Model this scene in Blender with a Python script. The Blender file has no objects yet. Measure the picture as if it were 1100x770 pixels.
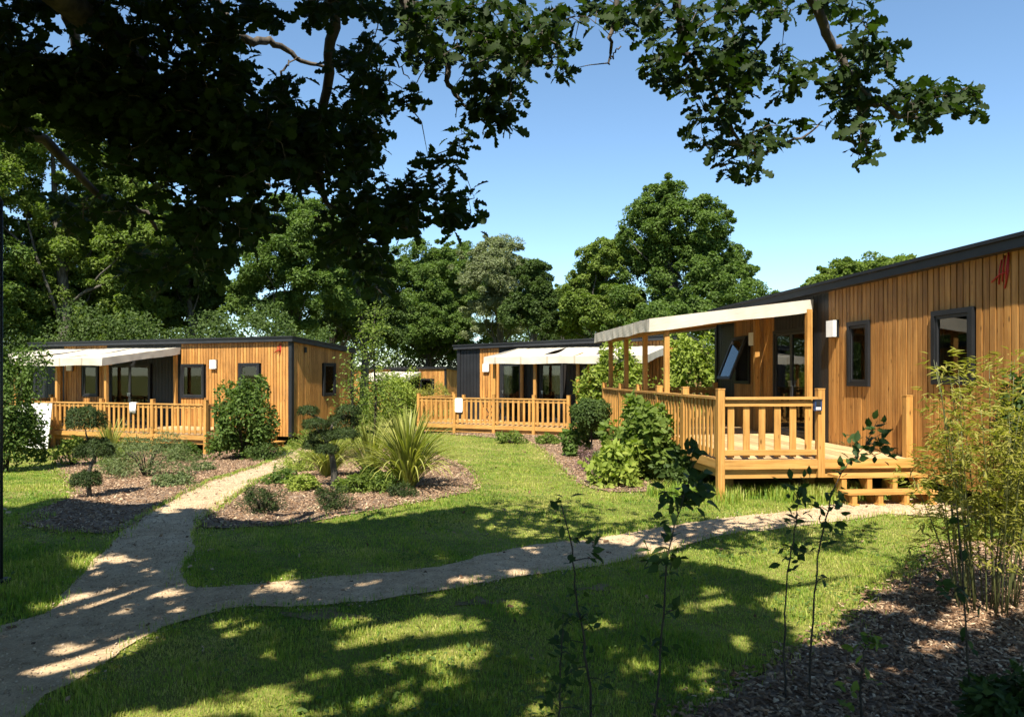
import bpy, math, random
import numpy as np
from mathutils import Vector, Matrix, Quaternion
from mathutils.geometry import delaunay_2d_cdt

R = math.radians
rng = np.random.default_rng(7)
random.seed(7)
S = bpy.context.scene
COL = S.collection
OFF = {}

# ------------------------------------------------------------------ camera constants (metres; photo measured at 1100 x 770)
F, CX, HY, CAMZ = 800.0, 550.0, 402.0, 1.8

def sstep(a, b, x):
    t = np.clip((np.asarray(x, float) - a) / (b - a), 0, 1)
    return t * t * (3 - 2 * t)

def T(x, y):
    """terrain height"""
    s = sstep(9.0, 20.0, y)
    v = -0.5 + 0.34 * sstep(-8, 0, x) + 0.2 * sstep(1.5, 4.5, x)
    f = -0.45 * sstep(30, 52, y) * (1 - sstep(6, 14, x))
    m = 0.06 * np.exp(-(((x + 4.2) / 2.2) ** 2 + ((y - 12.5) / 1.8) ** 2))
    return s * v + f + m

def Tz(x, y): return float(T(x, y))

def G(px, py):
    """ground point seen at a photo position"""
    y = 8.0
    for _ in range(60):
        x = (px - CX) / F * y
        yn = (CAMZ - Tz(x, y)) * F / max(py - HY, 8.0)
        y = 0.5 * y + 0.5 * yn
    x = (px - CX) / F * y
    return Vector((x, y, Tz(x, y)))

def W(px, py, d):
    return Vector(((px - CX) / F * d, d, CAMZ + (HY - py) / F * d))

# ------------------------------------------------------------------ tagging
def tag(o, label=None, cat=None, group=None, kind=None):
    if label: o['label'] = label
    if cat: o['category'] = cat
    if group: o['group'] = group
    if kind: o['kind'] = kind
    return o

def thing(name, label, cat, loc=(0, 0, 0), rz=0.0, group=None):
    o = bpy.data.objects.new(name, None)
    o.empty_display_size = 0.2
    COL.objects.link(o)
    o.location = loc
    o.rotation_euler = (0, 0, rz)
    tag(o, label, cat, group)
    OFF[o.name] = Vector((0, 0, 0))
    return o

def link(name, me, mat, parent=None):
    o = bpy.data.objects.new(name, me)
    COL.objects.link(o)
    if mat is not None: me.materials.append(mat)
    if parent is not None:
        o.parent = parent
        OFF[o.name] = OFF.get(parent.name, Vector((0, 0, 0)))
    return o

class MB:
    """collects boxes, bars and tubes; build() links them as one mesh object"""
    def __init__(s): s.v = []; s.f = []; s.sm = []
    def add(s, vs, fs, smooth=False):
        n = len(s.v)
        s.v += [tuple(p) for p in vs]
        s.f += [tuple(i + n for i in f) for f in fs]
        s.sm += [smooth] * len(fs)
        return s
    def hexa(s, p):
        return s.add(p, [(0, 3, 2, 1), (4, 5, 6, 7), (0, 1, 5, 4), (1, 2, 6, 5), (2, 3, 7, 6), (3, 0, 4, 7)])
    def box(s, x0, x1, y0, y1, z0, z1):
        if x0 > x1: x0, x1 = x1, x0
        if y0 > y1: y0, y1 = y1, y0
        if z0 > z1: z0, z1 = z1, z0
        return s.hexa([(x0, y0, z0), (x1, y0, z0), (x1, y1, z0), (x0, y1, z0), (x0, y0, z1), (x1, y0, z1), (x1, y1, z1), (x0, y1, z1)])
    def bar(s, p, q, w, h, up=(0, 0, 1)):
        p, q = Vector(p), Vector(q); d = (q - p).normalized(); u = Vector(up)
        r = d.cross(u)
        if r.length < 1e-4: r = d.cross(Vector((0, 1, 0)))
        r.normalize(); u = r.cross(d).normalized()
        r *= w / 2; u *= h / 2
        return s.hexa([p - r - u, p + r - u, p + r + u, p - r + u, q - r - u, q + r - u, q + r + u, q - r + u])
    def tube(s, pts, rad, n=6, cap=True):
        pts = [Vector(p) for p in pts]
        if not hasattr(rad, '__len__'): rad = [rad] * len(pts)
        vs = []; up = Vector((0.31, 0.17, 0.93))
        for i, p in enumerate(pts):
            d = (pts[min(i + 1, len(pts) - 1)] - pts[max(i - 1, 0)])
            if d.length < 1e-6: d = Vector((0, 0, 1))
            d.normalize()
            a = d.cross(up)
            if a.length < 0.05: a = d.cross(Vector((1, 0, 0)))
            a.normalize(); b = d.cross(a)
            for k in range(n):
                t = 2 * math.pi * k / n
                vs.append(p + (a * math.cos(t) + b * math.sin(t)) * rad[i])
        fs = []
        for i in range(len(pts) - 1):
            for k in range(n):
                fs.append((i * n + k, i * n + (k + 1) % n, (i + 1) * n + (k + 1) % n, (i + 1) * n + k))
        if cap:
            fs.append(tuple(range(n - 1, -1, -1))); m = (len(pts) - 1) * n
            fs.append(tuple(m + k for k in range(n)))
        return s.add(vs, fs, True)
    def build(s, name, mat, parent=None, off=None):
        me = bpy.data.meshes.new(name)
        o = OFF.get(parent.name, Vector((0, 0, 0))) if parent is not None else Vector((0, 0, 0))
        if off is not None: o = Vector(off)
        me.from_pydata([(a - o.x, b - o.y, c - o.z) for a, b, c in s.v], [], s.f)
        me.polygons.foreach_set('use_smooth', s.sm)
        me.update()
        ob = link(name, me, mat, parent)
        if parent is None and off is not None: ob.location = off
        return ob

# ------------------------------------------------------------------ materials
def mat_new(name):
    m = bpy.data.materials.new(name); m.use_nodes = True
    nt = m.node_tree; nt.nodes.clear()
    out = nt.nodes.new('ShaderNodeOutputMaterial')
    return m, nt, out

def N(nt, t, **kw):
    n = nt.nodes.new(t)
    for k, v in kw.items():
        if k.startswith('i_'): n.inputs[k[2:].replace('_', ' ')].default_value = v
        else: setattr(n, k, v)
    return n

def ramp(nt, stops, interp='LINEAR'):
    r = nt.nodes.new('ShaderNodeValToRGB'); cr = r.color_ramp; cr.interpolation = interp
    while len(cr.elements) < len(stops): cr.elements.new(0.5)
    for e, (p, c) in zip(cr.elements, stops):
        e.position = p; e.color = (c[0], c[1], c[2], 1)
    return r

def mix(nt, a, b, fac, blend='MIX'):
    m = nt.nodes.new('ShaderNodeMix'); m.data_type = 'RGBA'; m.blend_type = blend
    for sock, v in ((m.inputs[0], fac), (m.inputs[6], a), (m.inputs[7], b)):
        if isinstance(v, (int, float)): sock.default_value = v
        elif isinstance(v, tuple): sock.default_value = (v[0], v[1], v[2], 1)
        else: nt.links.new(v, sock)
    return m.outputs[2]

def plain(name, col, rough=0.6, spec=0.5, metal=0.0, noise=0.15, scale=8.0, bump=0.0):
    m, nt, out = mat_new(name)
    p = N(nt, 'ShaderNodeBsdfPrincipled')
    p.inputs['Roughness'].default_value = rough
    p.inputs['Specular IOR Level'].default_value = spec
    p.inputs['Metallic'].default_value = metal
    tc = N(nt, 'ShaderNodeTexCoord')
    nz = N(nt, 'ShaderNodeTexNoise'); nz.inputs['Scale'].default_value = scale; nz.inputs['Detail'].default_value = 5
    nt.links.new(tc.outputs['Object'], nz.inputs['Vector'])
    lo = tuple(c * (1 - noise) for c in col); hi = tuple(min(1, c * (1 + noise)) for c in col)
    r = ramp(nt, [(0.3, lo), (0.7, hi)])
    nt.links.new(nz.outputs['Fac'], r.inputs[0])
    nt.links.new(r.outputs[0], p.inputs['Base Color'])
    if bump:
        b = N(nt, 'ShaderNodeBump'); b.inputs['Strength'].default_value = bump; b.inputs['Distance'].default_value = 0.02
        nt.links.new(nz.outputs['Fac'], b.inputs['Height']); nt.links.new(b.outputs[0], p.inputs['Normal'])
    nt.links.new(p.outputs[0], out.inputs[0])
    return m

def wood(name, dark, mid, light, axis='z', rough=0.55):
    """boards: tone per board, stretched grain, a few knots"""
    m, nt, out = mat_new(name)
    p = N(nt, 'ShaderNodeBsdfPrincipled'); p.inputs['Roughness'].default_value = rough
    p.inputs['Specular IOR Level'].default_value = 0.3
    tc = N(nt, 'ShaderNodeTexCoord'); geo = N(nt, 'ShaderNodeNewGeometry')
    sc = {'z': (34, 34, 1.6), 'x': (1.6, 34, 34), 'y': (34, 1.6, 34)}[axis]
    mp = N(nt, 'ShaderNodeMapping'); mp.inputs['Scale'].default_value = sc
    nt.links.new(tc.outputs['Object'], mp.inputs[0])
    ad = N(nt, 'ShaderNodeVectorMath', operation='ADD')
    ml = N(nt, 'ShaderNodeMath', operation='MULTIPLY'); ml.inputs[1].default_value = 37.0
    nt.links.new(geo.outputs['Random Per Island'], ml.inputs[0])
    nt.links.new(mp.outputs[0], ad.inputs[0]); nt.links.new(ml.outputs[0], ad.inputs[1])
    nz = N(nt, 'ShaderNodeTexNoise'); nz.inputs['Scale'].default_value = 1.0; nz.inputs['Detail'].default_value = 6; nz.inputs['Roughness'].default_value = 0.62
    nt.links.new(ad.outputs[0], nz.inputs['Vector'])
    r = ramp(nt, [(0.28, dark), (0.5, mid), (0.72, light)])
    nt.links.new(nz.outputs['Fac'], r.inputs[0])
    tone = ramp(nt, [(0, (0.72, 0.68, 0.64)), (0.5, (1, 1, 1)), (1, (1.16, 1.15, 1.1))])
    nt.links.new(geo.outputs['Random Per Island'], tone.inputs[0])
    c = mix(nt, r.outputs[0], tone.outputs[0], 1.0, 'MULTIPLY')
    kn = N(nt, 'ShaderNodeTexVoronoi'); kn.inputs['Scale'].default_value = 1.0
    mp2 = N(nt, 'ShaderNodeMapping'); mp2.inputs['Scale'].default_value = tuple(9 if v > 5 else 2.6 for v in sc)
    nt.links.new(tc.outputs['Object'], mp2.inputs[0]); nt.links.new(mp2.outputs[0], kn.inputs['Vector'])
    kr = ramp(nt, [(0.05, (1, 1, 1)), (0.13, (0, 0, 0))])
    nt.links.new(kn.outputs['Distance'], kr.inputs[0])
    c = mix(nt, c, tuple(x * 0.35 for x in dark), kr.outputs[0])
    # weathering in large soft patches
    wn = N(nt, 'ShaderNodeTexNoise'); wn.inputs['Scale'].default_value = 1.3; wn.inputs['Detail'].default_value = 7; wn.inputs['Roughness'].default_value = 0.65
    nt.links.new(tc.outputs['Object'], wn.inputs['Vector'])
    wr = ramp(nt, [(0.3, (0.74, 0.74, 0.75)), (0.5, (0.98, 0.97, 0.96)), (0.72, (1.14, 1.11, 1.04))])
    nt.links.new(wn.outputs['Fac'], wr.inputs[0])
    c = mix(nt, c, wr.outputs[0], 1.0, 'MULTIPLY')
    nt.links.new(c, p.inputs['Base Color'])
    b = N(nt, 'ShaderNodeBump'); b.inputs['Strength'].default_value = 0.25; b.inputs['Distance'].default_value = 0.004
    nt.links.new(nz.outputs['Fac'], b.inputs['Height']); nt.links.new(b.outputs[0], p.inputs['Normal'])
    nt.links.new(p.outputs[0], out.inputs[0])
    return m

def leafmat(name, cols, transl=0.3, rough=0.6, tcol=None, spec=0.18, patch=0.6):
    """foliage: tone per leaf, slow tone shift through the crown, some light through the blade"""
    m, nt, out = mat_new(name)
    geo = N(nt, 'ShaderNodeNewGeometry'); tc = N(nt, 'ShaderNodeTexCoord')
    n = len(cols)
    r = ramp(nt, [(i / max(1, n - 1), c) for i, c in enumerate(cols)])
    nz = N(nt, 'ShaderNodeTexNoise'); nz.inputs['Scale'].default_value = patch; nz.inputs['Detail'].default_value = 2
    nt.links.new(tc.outputs['Object'], nz.inputs['Vector'])
    a = N(nt, 'ShaderNodeMath', operation='MULTIPLY_ADD'); a.inputs[1].default_value = 0.55; a.inputs[2].default_value = -0.05
    nt.links.new(geo.outputs['Random Per Island'], a.inputs[0])
    b = N(nt, 'ShaderNodeMath', operation='MULTIPLY_ADD'); b.inputs[1].default_value = 0.55; nt.links.new(nz.outputs['Fac'], b.inputs[0])
    nt.links.new(a.outputs[0], b.inputs[2])
    nt.links.new(b.outputs[0], r.inputs[0])
    p = N(nt, 'ShaderNodeBsdfPrincipled'); p.inputs['Roughness'].default_value = rough; p.inputs['Specular IOR Level'].default_value = spec
    nt.links.new(r.outputs[0], p.inputs['Base Color'])
    t = N(nt, 'ShaderNodeBsdfTranslucent')
    c = mix(nt, r.outputs[0], tcol or (1.5, 1.7, 0.6), 1.0, 'MULTIPLY')
    nt.links.new(c, t.inputs[0])
    ms = N(nt, 'ShaderNodeMixShader'); ms.inputs[0].default_value = transl
    nt.links.new(p.outputs[0], ms.inputs[1]); nt.links.new(t.outputs[0], ms.inputs[2])
    nt.links.new(ms.outputs[0], out.inputs[0])
    return m

def bark(name, a, b, scale=14):
    m, nt, out = mat_new(name)
    p = N(nt, 'ShaderNodeBsdfPrincipled'); p.inputs['Roughness'].default_value = 0.9
    tc = N(nt, 'ShaderNodeTexCoord'); mp = N(nt, 'ShaderNodeMapping'); mp.inputs['Scale'].default_value = (1, 1, 0.25)
    nt.links.new(tc.outputs['Object'], mp.inputs[0])
    nz = N(nt, 'ShaderNodeTexNoise'); nz.inputs['Scale'].default_value = scale; nz.inputs['Detail'].default_value = 8
    nt.links.new(mp.outputs[0], nz.inputs['Vector'])
    r = ramp(nt, [(0.35, a), (0.65, b)]); nt.links.new(nz.outputs['Fac'], r.inputs[0]); nt.links.new(r.outputs[0], p.inputs['Base Color'])
    bm = N(nt, 'ShaderNodeBump'); bm.inputs['Strength'].default_value = 0.8; bm.inputs['Distance'].default_value = 0.03
    nt.links.new(nz.outputs['Fac'], bm.inputs['Height']); nt.links.new(bm.outputs[0], p.inputs['Normal'])
    nt.links.new(p.outputs[0], out.inputs[0])
    return m

M = {}
M['clad'] = wood('larch_cladding', (0.21, 0.090, 0.021), (0.365, 0.174, 0.046), (0.46, 0.248, 0.080))
M['post'] = wood('treated_pine_post', (0.25, 0.118, 0.026), (0.385, 0.197, 0.050), (0.465, 0.262, 0.082))
M['rail'] = wood('treated_pine_rail', (0.26, 0.126, 0.031), (0.40, 0.212, 0.058), (0.485, 0.285, 0.099), 'x')
M['rail_y'] = wood('treated_pine_rail_across', (0.26, 0.126, 0.031), (0.40, 0.212, 0.058), (0.485, 0.285, 0.099), 'y')
M['deck'] = wood('pine_decking', (0.32, 0.20, 0.095), (0.45, 0.30, 0.15), (0.54, 0.39, 0.22), 'x', 0.7)
M['black'] = plain('anthracite_metal', (0.011, 0.012, 0.014), 0.5, 0.3, noise=0.25, scale=3)
M['trim'] = plain('dark_roof_metal', (0.018, 0.0185, 0.021), 0.45, 0.4, noise=0.2, scale=4)
M['backing'] = plain('dark_backing_room_shade', (0.012, 0.010, 0.009), 0.9, 0.2)  # near black wall core, also standing for the unlit rooms behind the panes
M['fabric'] = plain('cream_canvas', (0.58, 0.535, 0.45), 0.85, 0.2, noise=0.14, scale=2.2, bump=0.5)
def _canvas(m):
    nt = m.node_tree; out = [n for n in nt.nodes if n.type == 'OUTPUT_MATERIAL'][0]; p = [n for n in nt.nodes if n.type == 'BSDF_PRINCIPLED'][0]
    t = nt.nodes.new('ShaderNodeBsdfTranslucent'); t.inputs[0].default_value = (0.55, 0.46, 0.33, 1)
    tc = nt.nodes.new('ShaderNodeTexCoord'); w_ = nt.nodes.new('ShaderNodeTexWave'); w_.inputs['Scale'].default_value = 0.34; w_.inputs['Distortion'].default_value = 0.0
    nt.links.new(tc.outputs['Object'], w_.inputs['Vector'])
    r = ramp(nt, [(0.985, (1, 1, 1)), (0.995, (0.72, 0.68, 0.62))]); nt.links.new(w_.outputs['Fac'], r.inputs[0])
    src = p.inputs['Base Color'].links[0].from_socket; nt.links.new(mix(nt, src, r.outputs[0], 1.0, 'MULTIPLY'), p.inputs['Base Color'])
    ms = nt.nodes.new('ShaderNodeMixShader'); ms.inputs[0].default_value = 0.25
    nt.links.new(p.outputs[0], ms.inputs[1]); nt.links.new(t.outputs[0], ms.inputs[2]); nt.links.new(ms.outputs[0], out.inputs[0])
_canvas(M['fabric'])
M['white'] = plain('white_plastic', (0.78, 0.77, 0.74), 0.5, 0.4, noise=0.05)
M['cloth'] = plain('white_cotton', (0.80, 0.79, 0.77), 0.9, 0.1, noise=0.06, scale=20)
M['red'] = plain('red_paint', (0.42, 0.02, 0.015), 0.5, 0.4, noise=0.15)
M['blue'] = plain('navy_plastic', (0.02, 0.04, 0.10), 0.35, 0.5, noise=0.2)
M['steel'] = plain('brushed_steel', (0.45, 0.45, 0.45), 0.35, 0.5, 1.0, 0.1)
M['bark'] = bark('oak_bark', (0.030, 0.024, 0.018), (0.10, 0.082, 0.062))
M['bark2'] = bark('grey_bark', (0.03, 0.026, 0.02), (0.10, 0.09, 0.072))
M['stem'] = bark('young_stem', (0.014, 0.011, 0.007), (0.04, 0.03, 0.018), 30)
M['cane'] = plain('bamboo_cane', (0.07, 0.075, 0.022), 0.45, 0.5, noise=0.4, scale=6)

def glass():
    m, nt, out = mat_new('window_glass')
    g = N(nt, 'ShaderNodeBsdfGlossy'); g.inputs['Roughness'].default_value = 0.02; g.inputs['Color'].default_value = (0.95, 0.97, 0.97, 1)
    t = N(nt, 'ShaderNodeBsdfTransparent'); t.inputs['Color'].default_value = (0.55, 0.58, 0.57, 1)
    f = N(nt, 'ShaderNodeFresnel'); f.inputs['IOR'].default_value = 1.62
    tc = N(nt, 'ShaderNodeTexCoord'); nz = N(nt, 'ShaderNodeTexNoise'); nz.inputs['Scale'].default_value = 1.2
    nt.links.new(tc.outputs['Object'], nz.inputs['Vector'])
    b = N(nt, 'ShaderNodeBump'); b.inputs['Strength'].default_value = 0.03; b.inputs['Distance'].default_value = 0.02
    nt.links.new(nz.outputs['Fac'], b.inputs['Height']); nt.links.new(b.outputs[0], g.inputs['Normal'])
    ms = N(nt, 'ShaderNodeMixShader'); nt.links.new(f.outputs[0], ms.inputs[0]); nt.links.new(t.outputs[0], ms.inputs[1]); nt.links.new(g.outputs[0], ms.inputs[2])
    nt.links.new(ms.outputs[0], out.inputs[0])
    return m
M['glass'] = glass()

M['leaf_mid'] = leafmat('broadleaf_green', [(0.035, 0.067, 0.012), (0.072, 0.118, 0.023), (0.13, 0.182, 0.042)], 0.35)
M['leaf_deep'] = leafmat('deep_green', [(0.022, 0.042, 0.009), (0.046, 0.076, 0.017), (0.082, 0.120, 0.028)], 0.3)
M['leaf_fresh'] = leafmat('fresh_green', [(0.055, 0.090, 0.015), (0.108, 0.155, 0.028), (0.185, 0.23, 0.05)], 0.4)
M['leaf_grey'] = leafmat('willow_grey_green', [(0.084, 0.102, 0.048), (0.144, 0.168, 0.0816), (0.204, 0.228, 0.12)], 0.3)
M['leaf_yellow'] = leafmat('yellow_green', [(0.091, 0.13, 0.0182), (0.182, 0.234, 0.0364), (0.312, 0.338, 0.0715)], 0.35)
M['leaf_pine'] = leafmat('dark_needle_green', [(0.010, 0.020, 0.005), (0.026, 0.044, 0.010), (0.055, 0.082, 0.02)], 0.08, patch=4)
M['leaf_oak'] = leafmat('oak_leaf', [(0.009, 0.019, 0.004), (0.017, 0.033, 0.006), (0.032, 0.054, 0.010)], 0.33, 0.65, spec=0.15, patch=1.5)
M['leaf_bamboo'] = leafmat('bamboo_leaf', [(0.11, 0.12, 0.02), (0.22, 0.21, 0.042), (0.36, 0.31, 0.10)], 0.4, patch=1.6)
M['leaf_sword'] = leafmat('flax_blade', [(0.10, 0.125, 0.024), (0.20, 0.215, 0.046), (0.35, 0.325, 0.10)], 0.25, 0.4, patch=2)
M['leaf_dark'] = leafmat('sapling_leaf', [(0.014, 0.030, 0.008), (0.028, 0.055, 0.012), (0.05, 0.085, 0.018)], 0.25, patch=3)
M['flower'] = leafmat('faded_pink_flower', [(0.10, 0.09, 0.05), (0.22, 0.13, 0.13), (0.32, 0.20, 0.20)], 0.2, patch=6)
M['leaf_silver'] = leafmat('silver_green', [(0.05, 0.075, 0.025), (0.095, 0.125, 0.045), (0.16, 0.18, 0.075)], 0.2, patch=4)

def grass_blade():
    m, nt, out = mat_new('grass_blade')
    geo = N(nt, 'ShaderNodeNewGeometry'); tc = N(nt, 'ShaderNodeTexCoord')
    nz = N(nt, 'ShaderNodeTexNoise'); nz.inputs['Scale'].default_value = 0.75; nz.inputs['Detail'].default_value = 5; nz.inputs['Roughness'].default_value = 0.6
    nt.links.new(tc.outputs['Object'], nz.inputs['Vector'])
    a = N(nt, 'ShaderNodeMath', operation='MULTIPLY_ADD'); a.inputs[1].default_value = 0.42; a.inputs[2].default_value = -0.2
    nt.links.new(geo.outputs['Random Per Island'], a.inputs[0])
    nf = N(nt, 'ShaderNodeTexNoise'); nf.inputs['Scale'].default_value = 4.5; nf.inputs['Detail'].default_value = 3
    nt.links.new(tc.outputs['Object'], nf.inputs['Vector'])
    c1 = N(nt, 'ShaderNodeMath', operation='MULTIPLY_ADD'); c1.inputs[1].default_value = 1.35; c1.inputs[2].default_value = -0.175; nt.links.new(nz.outputs['Fac'], c1.inputs[0])
    c2 = N(nt, 'ShaderNodeMath', operation='MULTIPLY_ADD'); c2.inputs[1].default_value = 0.5; c2.inputs[2].default_value = -0.25; nt.links.new(nf.outputs['Fac'], c2.inputs[0])
    c3 = N(nt, 'ShaderNodeMath', operation='ADD'); nt.links.new(c1.outputs[0], c3.inputs[0]); nt.links.new(c2.outputs[0], c3.inputs[1])
    b = N(nt, 'ShaderNodeMath', operation='ADD'); nt.links.new(a.outputs[0], b.inputs[0]); nt.links.new(c3.outputs[0], b.inputs[1])
    r = ramp(nt, [(0.18, (0.07, 0.15, 0.014)), (0.42, (0.165, 0.26, 0.026)), (0.62, (0.28, 0.325, 0.046)), (0.85, (0.44, 0.385, 0.14))])
    nt.links.new(b.outputs[0], r.inputs[0])
    p = N(nt, 'ShaderNodeBsdfPrincipled'); p.inputs['Roughness'].default_value = 0.55; p.inputs['Specular IOR Level'].default_value = 0.3
    nt.links.new(r.outputs[0], p.inputs['Base Color'])
    t = N(nt, 'ShaderNodeBsdfTranslucent'); nt.links.new(mix(nt, r.outputs[0], (1.3, 1.4, 0.6), 1.0, 'MULTIPLY'), t.inputs[0])
    ms = N(nt, 'ShaderNodeMixShader'); ms.inputs[0].default_value = 0.35
    nt.links.new(p.outputs[0], ms.inputs[1]); nt.links.new(t.outputs[0], ms.inputs[2]); nt.links.new(ms.outputs[0], out.inputs[0])
    return m
M['grass'] = grass_blade()

def groundmat(name, stops, scale, detail, bumpd, fine_scale, fine=(0.75, 1.2), rough=0.95, strength=0.7):
    m, nt, out = mat_new(name)
    p = N(nt, 'ShaderNodeBsdfPrincipled'); p.inputs['Roughness'].default_value = rough; p.inputs['Specular IOR Level'].default_value = 0.15
    tc = N(nt, 'ShaderNodeTexCoord')
    n1 = N(nt, 'ShaderNodeTexNoise'); n1.inputs['Scale'].default_value = scale; n1.inputs['Detail'].default_value = detail; n1.inputs['Roughness'].default_value = 0.6
    n2 = N(nt, 'ShaderNodeTexNoise'); n2.inputs['Scale'].default_value = fine_scale; n2.inputs['Detail'].default_value = 4; n2.inputs['Roughness'].default_value = 0.75
    v = N(nt, 'ShaderNodeTexVoronoi'); v.inputs['Scale'].default_value = fine_scale * 0.8
    for n in (n1, n2, v): nt.links.new(tc.outputs['Object'], n.inputs['Vector'])
    n3 = N(nt, 'ShaderNodeTexNoise'); n3.inputs['Scale'].default_value = 7.0; n3.inputs['Detail'].default_value = 5; nt.links.new(tc.outputs['Object'], n3.inputs['Vector'])
    r = ramp(nt, stops); nt.links.new(n1.outputs['Fac'], r.inputs[0])
    r2 = ramp(nt, [(0.3, (fine[0],) * 3), (0.7, (fine[1],) * 3)]); nt.links.new(n2.outputs['Fac'], r2.inputs[0])
    c = mix(nt, r.outputs[0], r2.outputs[0], 1.0, 'MULTIPLY')
    r3 = ramp(nt, [(0.3, (0.74, 0.72, 0.70)), (0.5, (1, 1, 1)), (0.7, (1.14, 1.14, 1.12))]); nt.links.new(n3.outputs['Fac'], r3.inputs[0])
    c = mix(nt, c, r3.outputs[0], 1.0, 'MULTIPLY')
    vr = ramp(nt, [(0.0, (0.72, 0.72, 0.72)), (1.0, (1.2, 1.2, 1.2))]); nt.links.new(v.outputs['Color'], vr.inputs[0])
    c = mix(nt, c, vr.outputs[0], 0.7, 'MULTIPLY')
    nt.links.new(c, p.inputs['Base Color'])
    b = N(nt, 'ShaderNodeBump'); b.inputs['Strength'].default_value = strength; b.inputs['Distance'].default_value = bumpd
    nt.links.new(n2.outputs['Fac'], b.inputs['Height']); nt.links.new(b.outputs[0], p.inputs['Normal'])
    nt.links.new(p.outputs[0], out.inputs[0])
    return m
M['soil'] = groundmat('turf_soil', [(0.35, (0.09, 0.11, 0.02)), (0.55, (0.16, 0.165, 0.038)), (0.7, (0.24, 0.20, 0.075))], 0.8, 6, 0.02, 40)
M['gravel'] = groundmat('sandy_gravel', [(0.3, (0.355, 0.25, 0.15)), (0.5, (0.445, 0.325, 0.20)), (0.7, (0.515, 0.39, 0.255))], 0.9, 7, 0.012, 75, (0.7, 1.22))
M['earth'] = groundmat('bare_earth', [(0.3, (0.09, 0.075, 0.03)), (0.5, (0.16, 0.12, 0.06)), (0.7, (0.22, 0.16, 0.10))], 5, 7, 0.02, 45)
M['mulch'] = groundmat('bark_mulch', [(0.3, (0.10, 0.066, 0.045)), (0.5, (0.18, 0.125, 0.086)), (0.7, (0.26, 0.19, 0.135))], 1.6, 7, 0.03, 38, (0.5, 1.35))
def chipmat():
    m, nt, out = mat_new('wood_chip')
    geo = N(nt, 'ShaderNodeNewGeometry')
    r = ramp(nt, [(0, (0.05, 0.026, 0.013)), (0.3, (0.125, 0.070, 0.038)), (0.65, (0.23, 0.142, 0.082)), (0.9, (0.36, 0.25, 0.155)), (1, (0.48, 0.37, 0.25))])
    nt.links.new(geo.outputs['Random Per Island'], r.inputs[0])
    p = N(nt, 'ShaderNodeBsdfPrincipled'); p.inputs['Roughness'].default_value = 0.85; p.inputs['Specular IOR Level'].default_value = 0.2
    nt.links.new(r.outputs[0], p.inputs['Base Color']); nt.links.new(p.outputs[0], out.inputs[0])
    return m
M['chip'] = chipmat()
def pebblemat():
    m, nt, out = mat_new('pebble')
    geo = N(nt, 'ShaderNodeNewGeometry')
    r = ramp(nt, [(0, (0.20, 0.14, 0.085)), (0.5, (0.37, 0.27, 0.175)), (1, (0.50, 0.39, 0.27))])
    nt.links.new(geo.outputs['Random Per Island'], r.inputs[0])
    p = N(nt, 'ShaderNodeBsdfPrincipled'); p.inputs['Roughness'].default_value = 0.9
    nt.links.new(r.outputs[0], p.inputs['Base Color']); nt.links.new(p.outputs[0], out.inputs[0])
    return m
M['pebble'] = pebblemat()

# ------------------------------------------------------------------ fast leaf meshes
def unit(v):
    return v / np.maximum(np.linalg.norm(v, axis=-1, keepdims=True), 1e-9)

QUAD = (np.array([(0, 0, 0), (0.32, 0.45, 0.06), (0, 1, -0.04), (-0.32, 0.45, 0.06)], float), [(0, 1, 2, 3)])
LANCE = (np.array([(0, 0, 0), (0.09, 0.35, 0.03), (0, 1, -0.10), (-0.09, 0.35, 0.03)], float), [(0, 1, 2, 3)])
OVAL = (np.array([(0, 0, 0), (0.2, 0.25, 0.05), (0.25, 0.55, 0.06), (0, 1, -0.08), (-0.25, 0.55, 0.06), (-0.2, 0.25, 0.05), (0, 0.5, -0.01)], float),
        [(0, 1, 2, 6), (6, 2, 3), (0, 6, 4, 5), (6, 3, 4)])
def _oak():
    st = [(0.0, 0.02), (0.12, 0.05), (0.22, 0.17), (0.32, 0.09), (0.45, 0.27), (0.55, 0.15), (0.68, 0.34), (0.79, 0.20), (0.90, 0.24), (1.0, 0.07)]
    vs, fs = [], []
    for y, w in st:
        dz = -0.22 * y * y
        vs += [(-w, y, dz + 0.25 * w), (0, y, dz), (w, y, dz + 0.25 * w)]
    for i in range(len(st) - 1):
        a = i * 3
        fs += [(a, a + 1, a + 4, a + 3), (a + 1, a + 2, a + 5, a + 4)]
    return np.array(vs, float), fs
OAK = _oak()
def _oak_lo():
    st = [(0.0, 0.02), (0.25, 0.17), (0.36, 0.10), (0.62, 0.33), (0.78, 0.19), (1.0, 0.12)]
    vs, fs = [], []
    for y, w in st: vs += [(-w, y, 0.2 * w), (w, y, 0.2 * w)]
    for i in range(len(st) - 1):
        a = i * 2; fs.append((a, a + 1, a + 3, a + 2))
    return np.array(vs, float), fs
OAK_LO = _oak_lo()

def leaves_mesh(name, P, Nrm, size, tpl=QUAD, axis=None):
    tv, tf = tpl
    n = len(P)
    P = np.asarray(P, float); Nrm = unit(np.asarray(Nrm, float))
    size = np.broadcast_to(np.asarray(size, float), (n,))
    ax = rng.normal(size=(n, 3)) if axis is None else np.asarray(axis, float)
    ax = unit(ax - (ax * Nrm).sum(1, keepdims=True) * Nrm + 1e-6)
    bx = np.cross(ax, Nrm)
    V = (P[:, None, :] + size[:, None, None] * (tv[None, :, 0:1] * bx[:, None, :] + tv[None, :, 1:2] * ax[:, None, :] + tv[None, :, 2:3] * Nrm[:, None, :]))
    return raw_mesh(name, V.reshape(-1, 3), tf, len(tv), n)

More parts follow.
